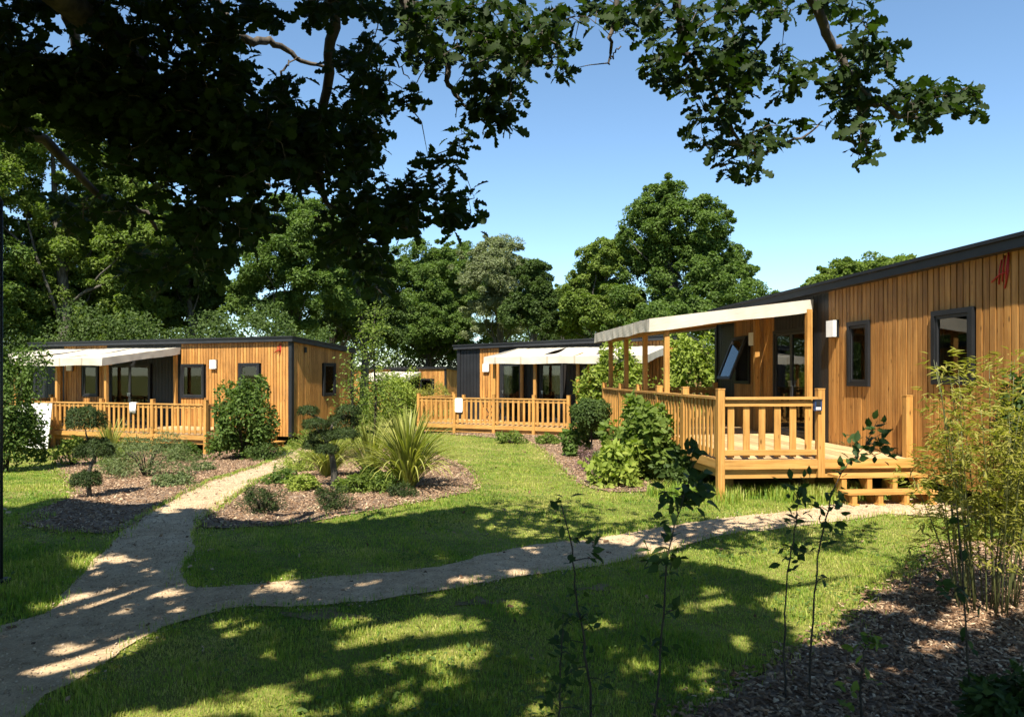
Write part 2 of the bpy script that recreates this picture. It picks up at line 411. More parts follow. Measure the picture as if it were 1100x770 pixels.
def raw_mesh(name, V, tf, k, n):
    """n copies of one face pattern tf over k vertices each"""
    me = bpy.data.meshes.new(name)
    me.vertices.add(len(V)); me.vertices.foreach_set('co', np.ascontiguousarray(V, dtype=np.float32).ravel())
    li = np.concatenate([np.array(f) for f in tf]); lens = np.array([len(f) for f in tf])
    L = (li[None, :] + (np.arange(n) * k)[:, None]).ravel()
    lens_all = np.tile(lens, n)
    starts = np.concatenate([[0], np.cumsum(lens_all)[:-1]])
    me.loops.add(len(L)); me.loops.foreach_set('vertex_index', L.astype(np.int32))
    me.polygons.add(len(lens_all)); me.polygons.foreach_set('loop_start', starts.astype(np.int32))
    try: me.polygons.foreach_set('loop_total', lens_all.astype(np.int32))
    except Exception: pass
    me.update(calc_edges=True)
    return me

# ------------------------------------------------------------------ world, sun, camera
SUN_EL = 54.0
SUNV = Vector((-0.20, -1.0, 0)).normalized() * math.cos(R(SUN_EL)) + Vector((0, 0, math.sin(R(SUN_EL))))
w = bpy.data.worlds.new("World"); S.world = w; w.use_nodes = True
nt = w.node_tree
bg = nt.nodes['Background']
sky = nt.nodes.new('ShaderNodeTexSky'); sky.sky_type = 'NISHITA'; sky.sun_disc = False
sky.sun_elevation = R(SUN_EL); sky.sun_rotation = math.atan2(SUNV.x, SUNV.y)
sky.air_density = 0.9; sky.dust_density = 0.0; sky.ozone_density = 1.2; sky.altitude = 0
tint = nt.nodes.new('ShaderNodeMix'); tint.data_type = 'RGBA'; tint.blend_type = 'MULTIPLY'; tint.inputs[0].default_value = 1
tint.inputs[7].default_value = (0.88, 1.0, 1.02, 1)
nt.links.new(sky.outputs[0], tint.inputs[6]); nt.links.new(tint.outputs[2], bg.inputs[0]); bg.inputs[1].default_value = 0.078
sl = bpy.data.lights.new('sun', 'SUN'); sl.energy = 5.0; sl.angle = R(0.5); sl.color = (1.0, 0.93, 0.80)
so = bpy.data.objects.new('sun', sl); COL.objects.link(so); so.location = (-4, -20, 30)
so.rotation_euler = SUNV.to_track_quat('Z', 'Y').to_euler()
cd = bpy.data.cameras.new('camera'); cam = bpy.data.objects.new('camera', cd); COL.objects.link(cam)
cam.location = (0, 0, CAMZ); cam.rotation_euler = (R(90), 0, 0)
cd.sensor_fit = 'HORIZONTAL'; cd.sensor_width = 36; cd.lens = F / 1100 * 36; cd.shift_y = (HY - 385) / 1100
cd.clip_start = 0.05; cd.clip_end = 3000
S.camera = cam
cd.dof.use_dof = True; cd.dof.focus_distance = 9.5; cd.dof.aperture_fstop = 4.5
vs_ = S.view_settings; S.display_settings.display_device = 'sRGB'
vs_.view_transform = 'Standard'; vs_.look = 'None'; vs_.exposure = 1.42; vs_.gamma = 1; vs_.use_curve_mapping = False
S.cycles.use_denoising = True
S.cycles.max_bounces = 7; S.cycles.diffuse_bounces = 3; S.cycles.glossy_bounces = 3; S.cycles.transmission_bounces = 3
S.cycles.use_adaptive_sampling = True; S.cycles.adaptive_threshold = 0.02

# ------------------------------------------------------------------ ground
def axis_lines(lo, hi, step, far):
    a = list(np.arange(lo, hi + 1e-6, step)); s = step
    x = hi
    up = []
    while x < far: s *= 1.6; x += s; up.append(x)
    s = step; x = lo; dn = []
    while x > -far: s *= 1.6; x -= s; dn.append(x)
    return np.array(dn[::-1] + a + up)
gx = axis_lines(-20, 16, 0.5, 900); gy = axis_lines(-4, 60, 0.5, 900)
X, Y = np.meshgrid(gx, gy)
V = np.stack([X, Y, T(X, Y)], -1).reshape(-1, 3)
nx, ny = len(gx), len(gy)
ii = (np.arange(ny - 1)[:, None] * nx + np.arange(nx - 1)[None, :]).ravel()
me = bpy.data.meshes.new('ground')
me.from_pydata(V.tolist(), [], np.stack([ii, ii + 1, ii + nx + 1, ii + nx], 1).tolist())
me.polygons.foreach_set('use_smooth', [True] * len(me.polygons))
tag(link('ground', me, M['soil']), 'green turf ground under the garden and the cabins', 'ground', kind='structure')

def smooth_poly(pts, sub=6, jit=0.03):
    out = []
    n = len(pts)
    for i in range(n):
        p0, p1, p2, p3 = (Vector(pts[(i + k - 1) % n]) for k in range(4))
        m = max(1, min(sub, int((p2 - p1).length / 0.12)))
        for j in range(m):
            t = j / m
            q = 0.5 * ((2 * p1) + (p2 - p0) * t + (2 * p0 - 5 * p1 + 4 * p2 - p3) * t * t + (3 * p1 - p0 - 3 * p2 + p3) * t ** 3)
            out.append((q.x + random.uniform(-jit, jit), q.y + random.uniform(-jit, jit)))
    return out

def inpoly(x, y, poly):
    x = np.asarray(x); y = np.asarray(y)
    c = np.zeros(x.shape, bool)
    n = len(poly); j = n - 1
    for i in range(n):
        xi, yi = poly[i]; xj, yj = poly[j]
        if yi != yj:
            k = ((yi > y) != (yj > y)) & (x < (xj - xi) * (y - yi) / (yj - yi) + xi)
            c ^= k
        j = i
    return c

def sheet(name, poly, mat, dz, step=0.3):
    xs = [p[0] for p in poly]; ys = [p[1] for p in poly]
    X, Y = np.meshgrid(np.arange(min(xs), max(xs), step), np.arange(min(ys), max(ys), step))
    X = X.ravel() + rng.uniform(-0.03, 0.03, X.size); Y = Y.ravel() + rng.uniform(-0.03, 0.03, Y.size)
    k = inpoly(X, Y, poly)
    pts = [Vector(p) for p in poly] + [Vector((a, b)) for a, b in zip(X[k], Y[k])]
    n = len(poly)
    vs, es, fs, *_ = delaunay_2d_cdt(pts, [(i, (i + 1) % n) for i in range(n)], [], 1, 1e-5)
    me = bpy.data.meshes.new(name)
    me.from_pydata([(v.x, v.y, Tz(v.x, v.y) + dz) for v in vs], [], [tuple(f) for f in fs])
    if me.polygons and me.polygons[0].normal.z < 0: me.flip_normals()
    me.polygons.foreach_set('use_smooth', [True] * len(me.polygons))
    return link(name, me, mat)

def gpoly(px): return [tuple(G(a, b)[:2]) for a, b in px]

PATH_PX = [(-160, 740), (0, 674), (49, 660), (81, 626), (123, 581), (135, 567), (168, 547), (210, 525), (252, 509), (300, 489), (318, 481),
           (338, 486), (305, 506), (245, 538), (212, 563), (207, 588), (196, 617), (200, 630), (238, 631), (302, 626), (350, 621), (395, 617), (468, 610), (523, 596), (577, 586),
           (643, 579), (710, 567), (771, 558), (854, 549), (911, 541), (1000, 535), (1060, 536), (1060, 557), (1005, 556), (960, 553), (919, 558), (820, 570), (786, 573), (726, 590), (684, 600), (635, 610),
           (559, 620), (468, 636), (370, 649), (310, 653), (245, 655), (161, 682), (105, 717), (35, 760), (-60, 850), (-330, 1000)]
BEDL_PX = [(22, 556), (50, 569), (100, 573), (126, 572), (164, 549), (207, 526), (249, 510), (298, 490), (285, 478), (240, 484), (150, 485), (62, 491), (70, 512), (78, 532)]
BEDC_PX = [(216, 560), (250, 538), (309, 507), (340, 489), (400, 482), (465, 488), (500, 503), (511, 519), (498, 530), (440, 541), (380, 552), (330, 562), (270, 567), (225, 568)]
BEDM_PX = [(440, 463), (520, 470), (560, 474), (584, 484), (604, 503), (625, 520), (660, 529), (713, 527), (768, 522), (790, 512), (700, 470), (650, 458), (600, 458), (500, 457)]
BEDR_PX = [(1012, 585), (1006, 597), (979, 621), (949, 639), (920, 665), (890, 683), (869, 695), (830, 719), (800, 737), (740, 775), (680, 840), (900, 1000), (1400, 1000), (1400, 640), (1140, 585)]
PATH = smooth_poly(gpoly(PATH_PX)); BEDL = smooth_poly(gpoly(BEDL_PX)); BEDC = smooth_poly(gpoly(BEDC_PX))
BEDM = smooth_poly(gpoly(BEDM_PX)); BEDR = smooth_poly(gpoly(BEDR_PX))
tag(sheet('path', PATH, M['gravel'], 0.012), 'sandy gravel path forking between the lawns', 'path', kind='structure')
for nm, pl, lb in (('mulch_bed', BEDL, 'brown bark mulch bed left of the gravel path before the cabin'), ('mulch_bed', BEDC, 'rounded bark mulch bed around the spiky flax plants'),
               ('mulch_bed', BEDM, 'mulch bed running along the terraces at the lawn edge'), ('mulch_bed', BEDR, 'bark mulch bed under the bamboo at the lawn corner')):
    tag(sheet(nm, pl, M['mulch'], 0.018), lb, 'flower bed', kind='structure')
BARE = [smooth_poly([(c.x + r * k * math.cos(t), c.y + r * math.sin(t)) for t in np.arange(0, 6.28, 0.5)], 4, 0.09) for (c, r, k) in ((G(345, 662), 0.16, 1.9), (G(520, 648), 0.11, 2.2), (G(640, 632), 0.07, 2))]
for pl in BARE:
    tag(sheet('bare_soil', pl, M['earth'], 0.008, 0.15), 'worn bare earth patch in the lawn beside the path', 'soil', kind='structure', group='bare patches in the lawn')

# ------------------------------------------------------------------ cabins
class Frame:
    """a: along the front wall from the corner with the red emblem; b: outward from the wall; c: up from deck level"""
    def __init__(s, O, ang):
        s.O = Vector(O); s.rz = R(ang)
        s.A = Vector((math.cos(s.rz), math.sin(s.rz), 0)); s.B = Vector((-math.sin(s.rz), math.cos(s.rz), 0))
    def w(s, a, b, c): return s.O + s.A * a + s.B * b + Vector((0, 0, c))
    def ground(s, a, b):
        p = s.w(a, b, 0); return Tz(p.x, p.y) - s.O.z
FR = Frame((6.12, 8.2, 0.58), 95.0)
FL = Frame((-7.05, 23.8, 0.05), 160.0)
FM = Frame((5.63, 24.36, 0.12), 154.0)
FF = Frame((-4.9, 55.0, -0.62), 160.0)

def window(parent, a0, a1, c0, c1, b=0.0, face='front', fw=0.07, name='window', door=False, split=1, reveal=0.045):
    """window on the front wall (plane b = const, facing +b) or on the end wall (plane a = const, facing -a; a0..a1 then measure -b)"""
    def put(mb, u0, u1, d0, d1, z0, z1):
        if face == 'front': mb.box(u0, u1, d0, d1, z0, z1)
        else: mb.box(-d0, -d1, -u0, -u1, z0, z1)
    f = MB(); d0, d1 = b - 0.02, b + reveal
    put(f, a0, a0 + fw, d0, d1, c0, c1); put(f, a1 - fw, a1, d0, d1, c0, c1)
    put(f, a0 + fw, a1 - fw, d0, d1, c1 - fw, c1); put(f, a0 + fw, a1 - fw, d0, d1, c0, c0 + fw)
    o = f.build(name, M['black'], parent)
    iw = (a1 - a0 - 2 * fw) / split
    for k in range(split):
        u0 = a0 + fw + iw * k; u1 = u0 + iw
        sf = 0.045; g = 0.004
        s_ = MB(); e0, e1 = b - 0.018, b + reveal - 0.018
        put(s_, u0 + g, u0 + sf, e0, e1, c0 + fw + g, c1 - fw - g); put(s_, u1 - sf, u1 - g, e0, e1, c0 + fw + g, c1 - fw - g)
        put(s_, u0 + sf, u1 - sf, e0, e1, c1 - fw - sf, c1 - fw - g); put(s_, u0 + sf, u1 - sf, e0, e1, c0 + fw + g, c0 + fw + sf)
        s_.build('sash', M['trim'], o)
        p = MB(); put(p, u0 + sf, u1 - sf, b - 0.012, b + 0.006, c0 + fw + sf, c1 - fw - sf); p.build('pane', M['glass'], o)
        if door:
            h = MB(); hx = u1 - 0.03 if k == 0 else u0 + 0.03
            put(h, hx - 0.012, hx + 0.012, e1, e1 + 0.035, 0.98, 1.10); put(h, hx - 0.05, hx + 0.05, e1 + 0.02, e1 + 0.036, 1.07, 1.09)
            h.build('handle', M['steel'], o)
    return o

def curtain(parent, a0, a1, c0, c1, name='curtain', mat='cloth'):
    n = max(4, int((a1 - a0) / 0.02)); vs, fs = [], []
    for i in range(n + 1):
        a = a0 + (a1 - a0) * i / n; d = -0.034 + (0.007 * math.sin(i * 1.1) if name == 'curtain' else 0.0)
        vs += [(a, d, c0), (a, d, c1)]
    for i in range(n): fs.append((2 * i, 2 * i + 2, 2 * i + 3, 2 * i + 1))
    m = MB(); m.add(vs, fs, True); return m.build(name, M[mat], parent)

def lamp(parent, a, c, b=0.0, s=0.15):
    m = MB(); m.box(a - s * 0.85, a + s * 0.85, b, b + 0.05, c - s, c + s)
    o = m.build('wall_lamp', M['black'], parent)
    m = MB(); m.box(a - s * 0.8, a + s * 0.8, b + 0.05, b + 0.11, c - s * 0.95, c + s * 0.95); m.build('lamp_shade', M['white'], o)
    return o

def cabin(fr, name, label, L, D, segs, top, cbot, wins, lamps, logo=None, endwins=(), vents=(), pitch=0.12, batten=0.12, farend=True):
    """segs: (a0, a1, 'wood' | 'dark') along the front; top: roof height at a=0, a=L on the front and on the back"""
    gz = fr.ground(L / 2, -D / 2)
    base = fr.w(L / 2, -D / 2, gz)
    root = thing(name, label, 'cabin', base, fr.rz)
    OFF[root.name] = Vector((L / 2, -D / 2, gz))
    tf0, tf1, tb0, tb1 = top
    def roof_c(a, b):
        t = a / L; u = -b / D
        return (tf0 * (1 - t) + tf1 * t) * (1 - u) + (tb0 * (1 - t) + tb1 * t) * u
    TR = 0.17
    core = MB()
    e = 0.05
    pts = []
    for (a, b) in ((e, -e), (L - e, -e), (L - e, -D + e), (e, -D + e)): pts.append((a, b))
    core.hexa([(a, b, cbot) for a, b in pts] + [(a, b, roof_c(a, b) - TR) for a, b in pts])
    core.build('wall', M['backing'], root)
    sk = MB(); sk.box(0.5, L - 0.5, -D + 0.5, -0.5, gz - 0.15, cbot + 0.01); sk.build('chassis', M['backing'], root)
    hole = [(w_[0], w_[1], w_[2], w_[3]) for w_ in wins]
    def boards(mb, a0, a1, step, gap, thick, face):
        n = max(1, round((a1 - a0) / step)); st = (a1 - a0) / n
        for i in range(n):
            u0 = a0 + st * i + gap / 2; u1 = a0 + st * (i + 1) - gap / 2
            um = (u0 + u1) / 2
            th = thick * random.uniform(0.85, 1.15)
            if face == 'front':
                zt = roof_c(um, 0) - TR - 0.002
                spans = [(cbot, zt)]
                for (h0, h1, z0, z1) in hole:
                    if u1 > h0 + 0.01 and u0 < h1 - 0.01:
                        spans = [q for s_ in spans for q in ((s_[0], min(s_[1], z0 + 0.01)), (max(s_[0], z1 - 0.01), s_[1])) if q[1] - q[0] > 0.03]
                for z0, z1 in spans: mb.box(u0, u1, -e - 0.004, -e + th + 0.035, z0, z1)
            elif face == 'end':
                zt = roof_c(0, -um) - TR - 0.002
                spans = [(cbot, zt)]
                for (h0, h1, z0, z1) in endwins:
                    if u1 > h0 + 0.01 and u0 < h1 - 0.01:
                        spans = [q for s_ in spans for q in ((s_[0], min(s_[1], z0 + 0.01)), (max(s_[0], z1 - 0.01), s_[1])) if q[1] - q[0] > 0.03]
                for z0, z1 in spans: mb.box(e + 0.004, e - th - 0.035, -u0, -u1, z0, z1)
            else:
                zt = roof_c(L, -um) - TR - 0.002
                mb.box(L - e - 0.004, L - e + th + 0.035, -u0, -u1, cbot, zt)
    for a0, a1, k in segs:
        mb = MB()
        if k == 'wood': boards(mb, a0, a1, batten, 0.020, 0.020, 'front'); mb.build('cladding', M['clad'], root)
        else: boards(mb, a0, a1, 0.14, 0.012, 0.010, 'front'); mb.build('dark_panel', M['black'], root)
    for k in ('end', 'far'):
        mb = MB(); boards(mb, 0.12, D - 0.12, batten, 0.012, 0.018, k); mb.build('cladding', M['clad'], root)
    for (a, b) in ((0, 0), (L, 0), (L, -D), (0, -D)):
        ct = MB()
        sa = 1 if a == 0 else -1; sb = -1 if b == 0 else 1
        ct.box(a - 0.03 * sa, a + 0.1 * sa, b - 0.03 * sb, b + 0.1 * sb, cbot - 0.01, roof_c(a, b) - TR - 0.004)
        ct.build('corner_trim', M['black'], root)
    # roof slab with overhang and metal fascia in two steps
    ov = 0.13
    def rp(a, b, dz): return (a, b, roof_c(min(max(a, 0), L), min(max(b, -D), 0)) + dz)
    rf = MB(); q = ((-ov, ov), (-ov, -D - ov), (L + ov, -D - ov), (L + ov, ov))
    rf.hexa([rp(a, b, -TR) for a, b in q] + [rp(a, b, -0.05) for a, b in q]); ro = rf.build('roof', M['trim'], root)
    ov2 = ov + 0.035
    q = ((-ov2, ov2), (-ov2, -D - ov2), (L + ov2, -D - ov2), (L + ov2, ov2))
    ed = MB(); ed.hexa([rp(a, b, -0.047) for a, b in q] + [rp(a, b, 0.0) for a, b in q]); ed.build('roof_edge', M['black'], ro)
    for w_ in wins:
        kw = w_[4] if len(w_) > 4 else {}
        if kw.get('tilt'): tilt_window(root, *w_[:4])
        else: window(root, *w_[:4], **{k: v for k, v in kw.items() if k != 'tilt'})
    for w_ in endwins: window(root, *w_, face='end')
    for a, c in lamps: lamp(root, a, c)
    if logo:
        a, c, s = logo
        m = MB()
        for k in range(3):
            x = a + (0.075 - 0.068 * k) * s
            m.tube([(x + 0.02 * s, 0.014, c - 0.2 * s + 0.03 * k * s), (x, 0.018, c + 0.02 * k * s), (x - 0.035 * s, 0.014, c + (0.15 + 0.05 * k) * s)], 0.011 * s, 5)
        m.tube([(a + 0.24 * s, 0.014, c - 0.15 * s), (a + 0.08 * s, 0.018, c - 0.06 * s), (a - 0.1 * s, 0.014, c - 0.03 * s)], 0.012 * s, 5)
        m.tube([(a - 0.02 * s, 0.014, c - 0.27 * s), (a - 0.08 * s, 0.016, c - 0.08 * s), (a - 0.10 * s, 0.014, c + 0.2 * s)], 0.013 * s, 5)
        m.build('emblem', M['red'], root)
    for u, c in vents:
        m = MB(); m.box(-0.02, -0.04, -u, -u - 0.12, c - 0.09, c + 0.09); m.build('vent', M['black'], root)
    return root

def tilt_window(root, a0, a1, c0, c1):
    """top-hung window standing open"""
    fw = 0.07
    f = MB(); d0, d1 = -0.02, 0.04
    f.box(a0, a0 + fw, d0, d1, c0, c1); f.box(a1 - fw, a1, d0, d1, c0, c1); f.box(a0 + fw, a1 - fw, d0, d1, c1 - fw, c1); f.box(a0 + fw, a1 - fw, d0, d1, c0, c0 + fw)
    o = f.build('window', M['black'], root)
    p = MB(); p.box(a0 + fw, a1 - fw, -0.03, -0.02, c0 + fw, c1 - fw); p.build('room_shade_sheet', M['backing'], o)  # dark sheet in place of the shaded room behind the open sash
    h = c1 - c0 - 0.06; t = R(22)
    def P(u, s_, d): return (u, 0.05 + s_ * math.sin(t) + d * math.cos(t), c1 - 0.04 - s_ * math.cos(t) + d * math.sin(t))
    def slab(mb, u0, u1, s0, s1, da, db):
        mb.hexa([P(u0, s1, da), P(u1, s1, da), P(u1, s1, db), P(u0, s1, db), P(u0, s0, da), P(u1, s0, da), P(u1, s0, db), P(u0, s0, db)])
    s_ = MB(); a0 += 0.03; a1 -= 0.03
    slab(s_, a0, a0 + fw, 0, h, 0, 0.05); slab(s_, a1 - fw, a1, 0, h, 0, 0.05); slab(s_, a0 + fw, a1 - fw, 0, fw, 0, 0.05); slab(s_, a0 + fw, a1 - fw, h - fw, h, 0, 0.05)
    so_ = s_.build('open_sash', M['trim'], root)
    p = MB(); slab(p, a0 + fw, a1 - fw, fw, h - fw, 0.015, 0.03); p.build('pane', M['glass'], so_)

cR = cabin(FR, 'timber_cabin', 'large timber cabin with tilted open window and French doors beside the wooden steps', 10.75, 4.0,
      [(0.1, 5.16, 'wood'), (5.16, 7.4, 'dark'), (7.4, 9.55, 'wood'), (9.55, 10.65, 'dark')],
      (2.88, 2.86, 2.6, 2.58), -0.3,
      [(1.45, 2.27, 1.08, 2.1), (3.84, 4.48, 1.02, 2.1), (5.78, 7.36, 0.02, 2.12, dict(door=True, split=2, name='french_door')), (8.6, 9.45, 1.0, 2.1, dict(tilt=True))],
      [(4.92, 2.02), (8.33, 2.0)], (0.93, 2.5, 0.85))
cL = cabin(FL, 'timber_cabin', 'timber cabin with cream awning and a window on its end wall, left of the path', 11.4, 3.6,
      [(0.1, 4.48, 'wood'), (4.48, 7.82, 'dark'), (7.82, 9.9, 'wood'), (9.9, 11.3, 'dark')],
      (2.97, 2.93, 2.68, 2.64), -0.24,
      [(1.23, 2.05, 0.95, 2.12), (3.48, 4.46, 0.95, 2.1), (5.8, 7.7, 0.02, 2.12, dict(door=True, split=2, name='french_door')), (8.22, 8.98, 0.95, 2.1)],
      [(3.05, 2.08), (9.55, 2.02)], (0.46, 2.57, 0.8), [(1.74, 2.47, 1.0, 2.14)], [(0.65, 2.55)])
cM = cabin(FM, 'timber_cabin', 'middle timber cabin with anthracite corner panel and cream awning across the lawn', 8.53, 4.0,
      [(0.1, 2.6, 'wood'), (2.6, 6.8, 'dark'), (6.8, 7.6, 'wood'), (7.6, 8.43, 'dark')],
      (3.0, 2.78, 2.66, 2.5), -0.22,
      [(2.95, 3.6, 0.95, 2.05), (4.25, 5.15, 0.02, 2.1, dict(door=True, name='glass_door')), (5.85, 6.72, 0.02, 2.1, dict(door=True, name='glass_door'))],
      [(7.3, 1.92)], (0.55, 2.57, 0.7))
cabin(FF, 'timber_cabin', 'distant timber cabin seen between the other cabins behind bushes', 8.4, 4.0,
      [(0.1, 2.2, 'wood'), (2.2, 4.6, 'dark'), (4.6, 8.3, 'wood')],
      (3.0, 2.95, 2.75, 2.7), -0.24, [(1.0, 2.1, 0.95, 2.1), (2.6, 4.2, 0.02, 2.1, dict(split=2, name='french_door'))], [(5.0, 2.0)])

for a0, a1, c0, c1, nm in ((1.52, 2.2, 1.72, 2.02, 'blind'), (5.9, 6.12, 0.14, 2.04, 'curtain'), (7.05, 7.26, 0.14, 2.04, 'curtain')): curtain(cR, a0, a1, c0, c1, nm)
for a0, a1, c0, c1, nm in ((5.92, 6.15, 0.14, 2.04, 'curtain'), (7.2, 7.58, 0.14, 2.04, 'curtain'), (3.58, 3.8, 1.06, 2.0, 'curtain'), (8.3, 8.6, 1.06, 2.0, 'curtain'), (1.34, 1.94, 1.7, 2.02, 'blind')): curtain(cL, a0, a1, c0, c1, nm)
for a0, a1, c0, c1, nm in ((4.36, 4.6, 0.14, 2.0, 'curtain'), (6.4, 6.62, 0.14, 2.0, 'curtain'), (3.05, 3.2, 1.06, 1.96, 'curtain')): curtain(cM, a0, a1, c0, c1, nm)
# ------------------------------------------------------------------ terraces
def terrace(fr, label, a0, a1, bm, rails, feet, fpost=()):
    """rails: ((a,b),(a,b), [inner post fractions], baluster width, step)"""
    gz = fr.ground((a0 + a1) / 2, bm / 2)
    root = thing('wooden_terrace', label, 'terrace', fr.w((a0 + a1) / 2, bm / 2, gz), fr.rz, 'timber terraces of the cabins')
    OFF[root.name] = Vector(((a0 + a1) / 2, bm / 2, gz))
    d = MB(); n = int((bm - 0.05) / 0.145); st = (bm - 0.05) / n
    for i in range(n):
        b0 = 0.05 + st * i
        cuts = [a0, a0 + (a1 - a0) * (0.36 + 0.28 * (i % 2)), a1]
        for u, v in zip(cuts, cuts[1:]):
            d.box(u + 0.002, v - 0.002, b0 + 0.003, b0 + st - 0.003, -0.032, 0.0 + random.uniform(-0.001, 0.001))
    d.build('deck_floor', M['deck'], root)
    for (q, mt) in (((a0 - 0.035, a1 + 0.035, bm + 0.002, bm + 0.037), 'rail'), ((a0 - 0.037, a0 - 0.002, 0.05, bm + 0.001), 'rail_y'), ((a1 + 0.002, a1 + 0.037, 0.05, bm + 0.001), 'rail_y')):
        f = MB(); f.box(*q, -0.135, -0.004); f.build('fascia', M[mt], root)
    f = MB(); f.box(a0 + 0.02, a0 + 0.055, 0.06, bm - 0.04, -0.27, -0.14); f.build('under_beam', M['rail_y'], root)
    f = MB(); f.box(a0 + 0.06, a1 - 0.02, bm - 0.075, bm - 0.04, -0.27, -0.14); f.build('under_beam', M['rail'], root)
    j = MB()
    for k in np.arange(a0 + 0.3, a1, 0.6): j.box(k - 0.03, k + 0.03, 0.1, bm - 0.02, -0.135, -0.036)
    j.build('joist', M['rail'], root)
    for a, b in feet:
        g = fr.ground(a, b); m = MB(); m.box(a - 0.06, a + 0.06, b - 0.06, b + 0.06, g - 0.1, -0.037 if b < bm - 0.01 else -0.201); m.build('foot_post', M['post'], root)
    done = set()
    H = 0.90
    def post(a, b, h=H + 0.1):
        k = (round(a, 2), round(b, 2))
        if k in done: return
        done.add(k)
        low = fr.ground(a, b) - 0.1 if b > bm - 0.02 else (-0.26 if a < a0 + 0.01 else 0.0)
        m = MB(); m.box(a - 0.05, a + 0.05, b - 0.05, b + 0.05, low, h)
        m.box(a - 0.054, a + 0.054, b - 0.054, b + 0.054, h, h + 0.018)
        m.build('railing_post', M['post'], root)
    for (p, q, inner, bw, step) in rails:
        p = Vector((p[0], p[1], 0)); q = Vector((q[0], q[1], 0)); dv = (q - p); Ln = dv.length; dv.normalize()
        nr = Vector((-dv.y, dv.x, 0))
        tr = MB(); z = Vector((0, 0, 1))
        tr.bar(p + dv * 0.055 + z * (H - 0.022), q - dv * 0.055 + z * (H - 0.022), 0.115, 0.036)
        rm = M['rail'] if abs(dv.x) > 0.7 else M['rail_y']; r = tr.build('railing', rm, root)
        lo = MB(); lo.bar(p + dv * 0.055 + z * (H - 0.10), q - dv * 0.055 + z * (H - 0.10), 0.03, 0.075); lo.build('upper_rail', rm, r)
        lo = MB(); lo.bar(p + dv * 0.055 + z * 0.10, q - dv * 0.055 + z * 0.10, 0.03, 0.075); lo.build('lower_rail', rm, r)
        post(p.x, p.y); post(q.x, q.y)
        stops = [0.0] + list(inner) + [Ln]
        for t in inner: post(*(p + dv * t)[:2])
        for u, v in zip(stops, stops[1:]):
            nb = max(1, round((v - u - 0.1) / step) - 1 + 1)
            for k in range(nb):
                t = u + 0.05 + (v - u - 0.1) * (k + 0.5) / nb
                c = p + dv * t + nr * 0.026
                m = MB(); m.bar(c + z * 0.03, c + z * (H - 0.045), bw, 0.021, nr); m.build('baluster', M['post'], r)
    for a, b in fpost: post(a, b, 0.9)
    return root

terrace(FR, 'near sunlit terrace with wide baluster railing beside the two wooden steps', 2.68, 10.5, 2.93,
        [((2.68, 2.93), (10.5, 2.93), [1.57, 3.07, 4.52, 6.07], 0.07, 0.165), ((2.68, 2.93), (2.68, 1.45), [], 0.095, 0.225), ((10.5, 0.12), (10.5, 2.93), [], 0.07, 0.165)],
        [(3.5, 2.5), (3.5, 1.2), (2.95, 0.25), (5, 2.6), (7.2, 2.6), (9, 2.6)], [(2.74, 0.08)])
terrace(FL, 'terrace of the left cabin with a white towel hung on its railing', 0.78, 10.4, 2.9,
        [((0.78, 2.9), (10.4, 2.9), [1.96, 3.97, 6.0, 8.0], 0.075, 0.2), ((0.78, 2.9), (0.78, 1.4), [], 0.09, 0.22), ((10.4, 0.12), (10.4, 2.9), [], 0.075, 0.19)],
        [(1.1, 2.5), (1.1, 0.3), (3, 2.5), (5, 2.5), (7, 2.5)], [(0.84, 0.14)])
terrace(FM, 'terrace of the middle cabin at the far edge of the lawn', 0.4, 8.65, 2.5,
        [((3.06, 2.5), (8.65, 2.5), [1.2, 2.65, 4.15], 0.075, 0.18), ((8.65, 0.12), (8.65, 2.5), [], 0.075, 0.18), ((0.4, 0.12), (0.4, 2.5), [], 0.075, 0.18)],
        [(0.6, 2.2), (3, 2.2), (5, 2.2), (7, 2.2)], [(8.2, 0.14)])
terrace(FF, 'small far terrace of the distant cabin', 2.0, 8.0, 2.5,
        [((2.0, 2.47), (7.95, 2.47), [2, 4], 0.09, 0.3)], [(2.2, 2.2), (7, 2.2)])

